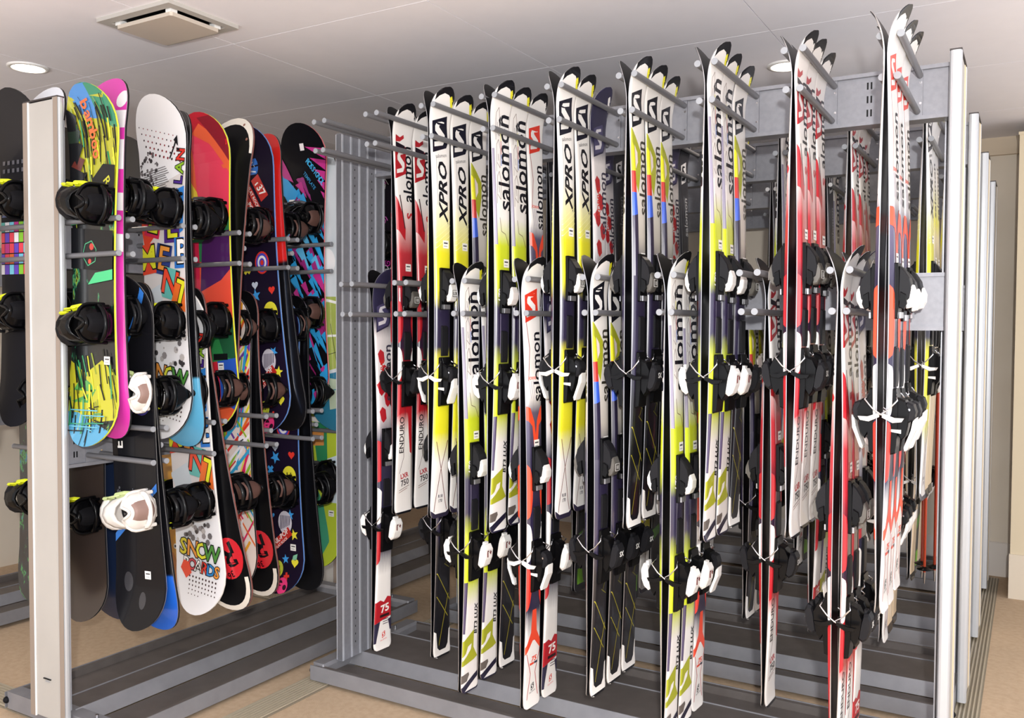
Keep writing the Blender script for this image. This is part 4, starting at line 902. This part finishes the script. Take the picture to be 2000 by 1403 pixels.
def g_flag(g, v, u, r):
    g.circ(v, u, r, '#2a2a6a', 18, .75)
    for a in (.75, 2.4): dx, dy = r * .72 * cos(a), r * .95 * sin(a); g.line([(v - dx, u - dy), (v + dx, u + dy)], r * .3, '#f0ecf0'); g.line([(v - dx, u - dy), (v + dx, u + dy)], r * .16, '#d8352a')
    g.line([(v - r * .72, u), (v + r * .72, u)], r * .3, '#f0ecf0'); g.line([(v, u - r), (v, u + r)], r * .3, '#f0ecf0'); g.line([(v - r * .72, u), (v + r * .72, u)], r * .15, '#d8352a'); g.line([(v, u - r), (v, u + r)], r * .15, '#d8352a')
def g_blue(L):
    g = Gfx()
    for k in range(120):
        t_ = k / 120; u = L - .22 - t_ * 1.0; v = rd.uniform(-.13, .11); ln = rd.uniform(.06, .15); wd = rd.uniform(.016, .042); c = rd.choice(('#2fa0e0', '#2fa0e0', '#2fa0e0', '#c0308a', '#9a2a7a', '#0e0e14', '#5fb8e8'))
        if u > L - .4 and -.04 < v < .1: continue
        g.poly([(v, u), (v + wd, u + ln * .2), (v + wd + ln * .5, u - ln), (v + wd + ln * .42, u - ln * .7)], c)
    for k in range(6): g.poly([(.02 + .02 * k, L - .1 - .05 * k), (.14, L - .12 - .05 * k), (.14, L - .17 - .05 * k)], '#c0308a')
    g.poly([(-.13, L - .2), (-.03, L - .3), (-.06, L - .34), (-.13, L - .3)], '#2fa0e0'); g.poly([(-.13, L - .13), (-.06, L - .25), (-.13, L - .22)], '#c0308a')
    g.rect(-.008, L - .115, .016, L - .085, '#f0ecf0'); word(g, 'ROSSIGNOL', .07, L - .215, .033, ['#3fb0e8'], -50, .0165, None); g.text('TEMPLATE', .035, L - .25, .022, '#2f90c8', -50, .01); price(g, -.07, L - .34); return g
def g_pale(L):
    g = Gfx(); g.poly([(-.2, L - .02), (.0, L - .02), (-.02, L - .2), (-.2, L - .24)], '#8d8070'); g.poly([(-.04, L - .06), (.06, L - .02), (.06, L - .3), (-.03, L - .3)], '#c9d22c'); g.poly([(-.08, L - .24), (-.03, L - .22), (-.04, L - .28)], '#c22a24')
    for k in range(14): g.circ(rd.uniform(-.11, .11), L - rd.uniform(.3, .6), rd.uniform(.008, .022), rd.choice(('#a85a7a', '#8a6aa0', '#3a3a40', '#c22a24', '#b9c9b0')), 7)
    return g
def g_skybase(L):
    g = Gfx(); g.poly([(-.2, L * .46), (.2, L * .5), (.2, .25), (-.2, .3)], '#a3b45a'); g.poly([(-.2, .28), (.2, .24), (.2, .0), (-.2, .0)], '#2f7a9a'); g.poly([(-.2, .2), (.0, .24), (.02, .1), (-.2, .12)], '#b9c9b0')
    g.line([(-.12, L * .44), (.0, L * .47), (.12, L * .46)], .012, '#eef2ee'); g.line([(-.12, .42), (.02, .43), (.12, .4)], .01, '#eef2ee'); g.line([(-.12, .36), (.12, .33)], .003, '#3a4430'); g.line([(-.03, .48), (-.05, .28)], .003, '#3a4430'); g.line([(.06, .5), (.05, .28)], .003, '#3a4430'); g.circ(-.04, L * .6, .06, '#eef0f2', 16, .8); g.circ(.02, L * .55, .05, '#8fc0e0', 12); return g
def g_elan(L):
    g = Gfx(); g.poly([(-.2, .52), (-.2, .42), (.2, .74), (.2, .84)], '#2f6fc0') if False else None
    g.line([(-.14, .30), (.14, .52)], .022, '#2f6fc0'); g.line([(-.02, 1.0), (.14, 1.22)], .022, '#2f6fc0'); g.circ(-.02, .8, .05, '#3a3478', 16); g.circ(.055, .8, .05, '#3a3478', 16)
    word(g, 'ELAN', -.075, .71, .058, ['#e8e6e2'], 90, .042, None); g.text('135', -.075, .84, .05, '#e8e6e2', 90, .01); g.poly([(-.2, .6), (-.085, .6), (-.085, .74), (-.2, .74)], '#1f1a18'); g.circ(-.06, .16, .035, '#2a2a30', 14, .7); g.circ(.02, .1, .03, '#2a2a30', 14, .6); price(g, .045, .19)
    for k in range(30): g.circ(rd.uniform(-.1, .1), rd.uniform(.44, .5), rd.uniform(.002, .006), '#4a4a50', 5)
    return g
def g_stripes(L):
    g = Gfx(); cols = ['#d8352a', '#e8a02a', '#e6dc2c', '#c0308a', '#2fa0d0', '#6a3a9a', '#e86a2a', '#f0ecf0', '#8ab82c', '#d8205a']
    for k in range(110):
        a = rd.choice((.75, .95, 1.15, -.9, 1.4)); v = rd.uniform(-.15, .15); u = rd.uniform(.04, L - .1); ln = rd.uniform(.06, .2); dx, dy = cos(a) * ln, sin(a) * ln; g.line([(v - dx, u - dy), (v + dx, u + dy)], rd.uniform(.006, .014), rd.choice(cols))
    g.circ(.07, .62, .02, '#f0ecf0', 14); g.line([(.06, .615), (.08, .625)], .006, '#3a3a40'); price(g, .04, .26); return g
def g_rbase(L):
    g = Gfx(); g.circ(-.042, .20, .078, '#c8202c', 24, 1.0); g.text('R', -.045, .215, .13, '#0c0c10', 160, .02, -1.0); g.text('36', -.04, .14, .036, '#0c0c10', 160, .02, -1.0)
    n = 14; pts = [(.125 * cos(a), .125 + .125 * sin(a)) for a in [pi + pi * k / n for k in range(n + 1)]]; g.poly(pts + [(.105 * cos(a), .125 + .105 * sin(a)) for a in [2 * pi - pi * k / n for k in range(n + 1)]], '#e4ddd2'); return g
def g_guard(L):
    g = Gfx(); n = 14; g.poly([(.15 * cos(a), L - .15 + .16 * sin(a)) for a in [pi * k / n for k in range(n + 1)]] + [(.118 * cos(a), L - .145 + .118 * sin(a)) for a in [pi - pi * k / n for k in range(n + 1)]], '#e4ddd2'); g.circ(-.05, L - .03, .006, '#8a5a4a', 8); g.circ(-.09, L - .09, .006, '#8a5a4a', 8); return g
def g_green(L):
    g = Gfx(); g.poly([(-.02, L), (.04, L), (.05, .5), (.0, .4), (-.03, .6)], '#2f8a5a'); g.poly([(-.2, .45), (-.05, .42), (.02, .3), (.06, .12), (.0, .0), (-.2, .0)], '#3f9a78'); g.poly([(.05, .5), (.2, .55), (.2, .3), (.07, .3)], '#cfe0ea'); g.poly([(-.12, .62), (.03, .62), (.03, .56), (-.12, .55)], '#d8904a')
    for k in range(12): v, u = rd.uniform(-.1, .08), rd.uniform(.1, L - .3); a, h = rd.uniform(.02, .05), rd.uniform(.03, .07); g.line([(v, u), (v + a, u), (v + a, u + h), (v, u + h), (v, u)], .0025, '#2a3a2a')
    g.poly([(-.09, .3), (-.06, .33), (-.05, .27), (-.08, .24)], '#d8281c'); g.poly([(-.1, .16), (-.06, .2), (-.06, .1), (-.1, .08)], '#d8281c')
    for k in range(9): g.rect(.01, .34 + .018 * k, .02, .347 + .018 * k, '#20302a')
    price(g, .07, .25); g.poly([(-.14, .7), (.14, .68), (.14, .655), (-.14, .675)], '#e6e2dc'); return g
def g_tri(L):
    g = Gfx()
    for k in range(26):
        v = -.11 + .036 * (k % 7); u = L - .36 - .035 * (k // 7); g.poly([(v, u), (v + .034, u), (v + .017, u + .032)], rd.choice(('#6a78a8', '#5a9a90', '#7a86c0', '#4a5a7a', '#9a6a5a')))
    for k in range(40):
        v = -.12 + .03 * (k % 8); u = L - .52 - .04 * (k // 8); g.rect(v, u, v + .028, u + .036, rd.choice(('#7fd0e8', '#e84a5a', '#8ac83a', '#f0ecf0', '#6a4ac0', '#e8703a', '#c03a8a', '#5fb8b0')))
    for k in range(12): g.rect(-.1 + .03 * (k % 6), L - .27 - .03 * (k // 6), -.085 + .03 * (k % 6), L - .255 - .03 * (k // 6), '#5a5a62')
    return g
def g_scribble(L):
    g = Gfx()
    for k in range(16):
        v, u, r = rd.uniform(-.09, .09), rd.uniform(.5, L - .1), rd.uniform(.02, .05); c = rd.choice(('#e83ac0', '#f0ecf0', '#f0ecf0', '#e86ad0')); g.line([(v + r * (1 - j / 14) * cos(j * .9), u + r * (1 - j / 14) * sin(j * .9)) for j in range(13)], .004, c)
    g.poly([(-.2, .4), (.2, .46), (.2, .62), (-.2, .6)], '#d83ab0'); return g
def solid(h, rough=.3): return mat('deck_' + h.lstrip('#'), h, rough, 0, .08)
GR = grunge_mat('deck_grunge', [(0, '#0e0f12'), (.57, '#12261e'), (.60, '#2f7f5a'), (.63, '#8a9a2a'), (.66, '#131417')], 5.0, 9.0, seed=3.1)
UP = 'snowboards on the upper pegs'; LO = 'snowboards on the lower pegs'; BK = 'snowboards on the far side of the rack'
UY = lambda j: BY0 + BS * j
LY = lambda j: BY0 + BLO + BS * j
F, Q = -.0025, .0025; d_ = radians
yel = mat('lime_side', '#dfe83a', .4); blu = mat('blue_side', '#5f8fd8', .4); pnk = mat('pink_side', '#e87a80', .4); wht = mat('white_side', '#e6e3df', .4)
snowboard(-.455, UY(0), 2.295, 1.24, F, d_(-1.2), False, GR, g_grunge(1.24), 'green, yellow and black paint-streaked snowboard beside the white end panel', UP, sideM=yel)
snowboard(-.45, UY(0), 2.335, 1.26, Q, d_(0.2), True, solid('#2a2a30'), None, 'snowboard with pink and white striped base behind the paint-streaked one', UP, baseM=solid('#d63aa8'), baseg=g_pinkbase(1.26))
snowboard(-.44, UY(1), 2.313, 1.255, F, d_(1.0), False, solid('#eceaec'), g_element(1.255), 'white collage snowboard with halftone dots and block letters, upper row', UP, sideM=M_DKGREY)
snowboard(-.458, UY(1), 2.28, 1.26, Q, d_(3.6), True, solid('#18181d'), None, 'black snowboard with light blue dotted tail behind the upper collage board', UP, baseM=ramp_mat('bluetail', [(0, '#5fb0d8'), (.2, '#5fb0d8'), (.205, '#0c0c10'), (1, '#0c0c10')]))
snowboard(-.515, UY(2), 2.312, 1.25, F, d_(2.6), False, solid('#e8603a'), g_gradient(1.25), 'red, pink and green colour-block snowboard with yellow edge', UP, BLD, sideM=yel)
snowboard(-.40, UY(2), 2.30, 1.26, Q, d_(-5.0), True, solid('#18181d'), None, 'black snowboard with white tip guard behind the colour-block board', UP, BRN, baseg=g_guard(1.26), sideM=mat('brown_side', '#7a4a44', .4))
g = g_nailpop(1.3); g_flag(g, -.06, .415, .045)
snowboard(-.555, UY(3), 2.318, 1.30, F, d_(5.2), False, solid('#1a1226'), g, 'dark purple snowboard with smileys and stars, upper row', UP, BLD, sideM=blu)
snowboard(-.54, UY(3), 2.30, 1.28, Q, d_(7.6), True, solid('#18181d'), None, 'black based snowboard with red top half behind the upper smiley board', UP, BRN, baseM=ramp_mat('redtop', [(0, '#0c0c10'), (.55, '#0c0c10'), (.56, '#d2201c'), (1, '#d2201c')]))
snowboard(-.485, UY(4), 2.372, 1.275, F, d_(0.5), False, solid('#0d0d13'), g_blue(1.275), 'black, blue and magenta splinter-pattern snowboard in the upper row', UP, BRN, sideM=pnk)
snowboard(-.46, UY(4), 2.26, 1.26, Q, d_(6.0), True, solid('#e8e6e0'), None, 'snowboard with pale blue and green landscape base, upper row', UP, baseM=solid('#cfd8de'), baseg=g_skybase(1.26))
snowboard(-.47, UY(5), 2.30, 1.25, F, d_(1.0), False, solid('#dfe2c8'), g_pale(1.25), 'pale yellow-green painted snowboard beside the grey post, upper row', UP)
snowboard(-.45, UY(5), 2.28, 1.25, Q, d_(2.0), True, solid('#18181d'), None, 'snowboard behind the pale yellow-green one, upper row', UP, baseM=solid('#e8e6ea'))
snowboard(-.47, UY(6), 2.29, 1.25, F, d_(0), False, solid('#1c1820'), g_scribble(1.25), 'black snowboard with pink and white scribbles behind the grey post', UP, BRN)

snowboard(-.425, LY(0), 1.655, 1.25, F, d_(3.4), False, solid('#121216', .22), g_elan(1.25), 'black snowboard with white bindings and white lettering, lower row', LO, WHB, sideM=M_DKGREY)
snowboard(-.465, LY(0), 1.63, 1.25, Q, d_(6.9), True, solid('#18181d'), None, 'snowboard with bright blue tail behind the black one with white bindings', LO, BLK, baseM=ramp_mat('bluebase', [(0, '#1f5fc8'), (.16, '#1f5fc8'), (.165, '#101014'), (1, '#101014')]))
snowboard(-.47, LY(1), 1.635, 1.25, F, d_(5.8), False, solid('#ecebee'), g_element(1.25), 'white collage snowboard with halftone dots and block letters, lower row', LO, BLD, sideM=wht)
snowboard(-.51, LY(1), 1.62, 1.25, Q, d_(13.2), True, solid('#e8e6ea'), None, 'black based snowboard with red circle beside the lower collage board', LO, BRN, baseg=g_rbase(1.25), sideM=mat('brown_side', '#7a4a44', .4))
snowboard(-.50, LY(2), 1.63, 1.24, F, d_(1.5), False, solid('#e8d8d0'), g_stripes(1.24), 'snowboard covered in multicoloured diagonal stripes', LO, BRN)
snowboard(-.50, LY(2), 1.62, 1.26, Q, d_(6.2), True, solid('#e8e6ea'), None, 'black based snowboard with red circle beside the striped board', LO, BRN, baseg=g_rbase(1.26), sideM=mat('brown_side', '#7a4a44', .4))
g = g_nailpop(1.3); g_flag(g, -.06, .415, .045)
snowboard(-.49, LY(3), 1.63, 1.31, F, d_(1.2), False, solid('#1a1226'), g, 'dark purple snowboard with smileys and stars, lower row', LO, BLD, sideM=blu)
snowboard(-.47, LY(3), 1.61, 1.29, Q, d_(4.4), True, solid('#18181d'), None, 'plain black based snowboard behind the lower smiley board', LO)
snowboard(-.49, LY(4), 1.63, 1.26, F, d_(0.5), False, solid('#b9cc3a'), g_green(1.26), 'lime and green snowboard with line-drawn buildings, lower row', LO, BLD)
# far side of the rack
snowboard(-.93, UY(0) + .02, 2.345, 1.25, F, d_(-.6), False, solid('#1d1d22'), g_tri(1.25), 'black snowboard with coloured triangles left of the white end panel', BK)
snowboard(-.83, UY(0) + .02, 2.36, 1.25, Q, d_(-.6), True, solid('#2a2a30'), None, 'snowboard with shiny white tip above the white end panel', BK, baseM=solid('#e8ecf4'))
snowboard(-1.12, UY(0) - .10, 2.18, 1.2, 0, d_(1), False, solid('#151519'), None, 'black snowboard with orange-red edge left of the white end panel', BK, sideM=mat('orange_side', '#e0503a', .4), bz=(None, None))
snowboard(-1.02, LY(0) + .03, 1.62, 1.22, F, d_(.5), False, grunge_mat('deck_night', [(0, '#0c0d12'), (.5, '#101820'), (.56, '#2f7a3a'), (.6, '#1f5a8a'), (.64, '#0c0d12')], 4, 9, seed=8.), None, 'black and green patterned snowboard with lime edge, low on the left', BK, sideM=mat('lime_edge', '#a8c83a', .4))
snowboard(-1.0, UY(1), 2.26, 1.22, 0, d_(0), False, solid('#0c0c10'), None, 'black snowboard seen between the paint-streaked and collage boards', BK)
snowboard(-.97, UY(2), 2.27, 1.22, 0, d_(0), False, solid('#22242a'), None, 'dark snowboard behind the colour-block board', BK)
g = Gfx()
for k in range(8): g.rect(-.2, 1.03 - .11 * k, .2, 1.09 - .11 * k, '#eceaee')
g.circ(.09, 1.13, .045, '#eceaee')
snowboard(-.72, UY(4) - .02, 2.45, 1.26, 0, d_(0), False, solid('#1d2430'), g, 'navy snowboard with white stripes and a white dot behind the smiley board', BK, bz=(None, None)) if False else snowboard(-.90, UY(4) + .02, 2.42, 1.26, 0, d_(0), False, solid('#1d2430'), g, 'navy snowboard with white stripes and a white dot behind the smiley board', BK)
snowboard(-.86, LY(0) + .14, 1.58, 1.27, F, d_(-1), False, solid('#3a302c', .22), None, 'glossy dark brown snowboard low beside the white end panel', BK)
snowboard(-.84, LY(0) + .16, 1.58, 1.28, Q, d_(2), True, solid('#18181d'), None, 'navy based snowboard behind the dark brown one', BK, baseM=solid('#1c2a48'))
snowboard(-.9, LY(1) + .08, 1.56, 1.22, F, d_(1), False, GR, None, 'paint-streaked snowboard half hidden behind the black one, lower row', BK)
g = Gfx(); g.circ(.06, .23, .012, '#f4f0e8', 10); g.circ(.06, .23, .006, '#17171b', 8); g.circ(.03, .19, .012, '#f4f0e8', 10); g.circ(.03, .19, .006, '#17171b', 8); g.poly([(-.14, .2), (.02, .16), (.1, .05), (.0, .0), (-.14, .0)], '#d8801c'); price(g, -.02, .3)
snowboard(-.88, LY(2) + .02, 1.57, 1.24, F, d_(0), False, solid('#e8a42c'), g, 'orange snowboard with cartoon eyes behind the lower collage board', BK)
snowboard(-.9, LY(3), 1.57, 1.22, 0, d_(0), False, solid('#2c3a34'), None, 'dark green snowboard behind the striped board', BK)
snowboard(-.9, UY(5) - .05, 2.28, 1.24, 0, d_(1), False, solid('#a8b83a'), g_green(1.24), 'lime painted snowboard behind the splinter-pattern board', BK)
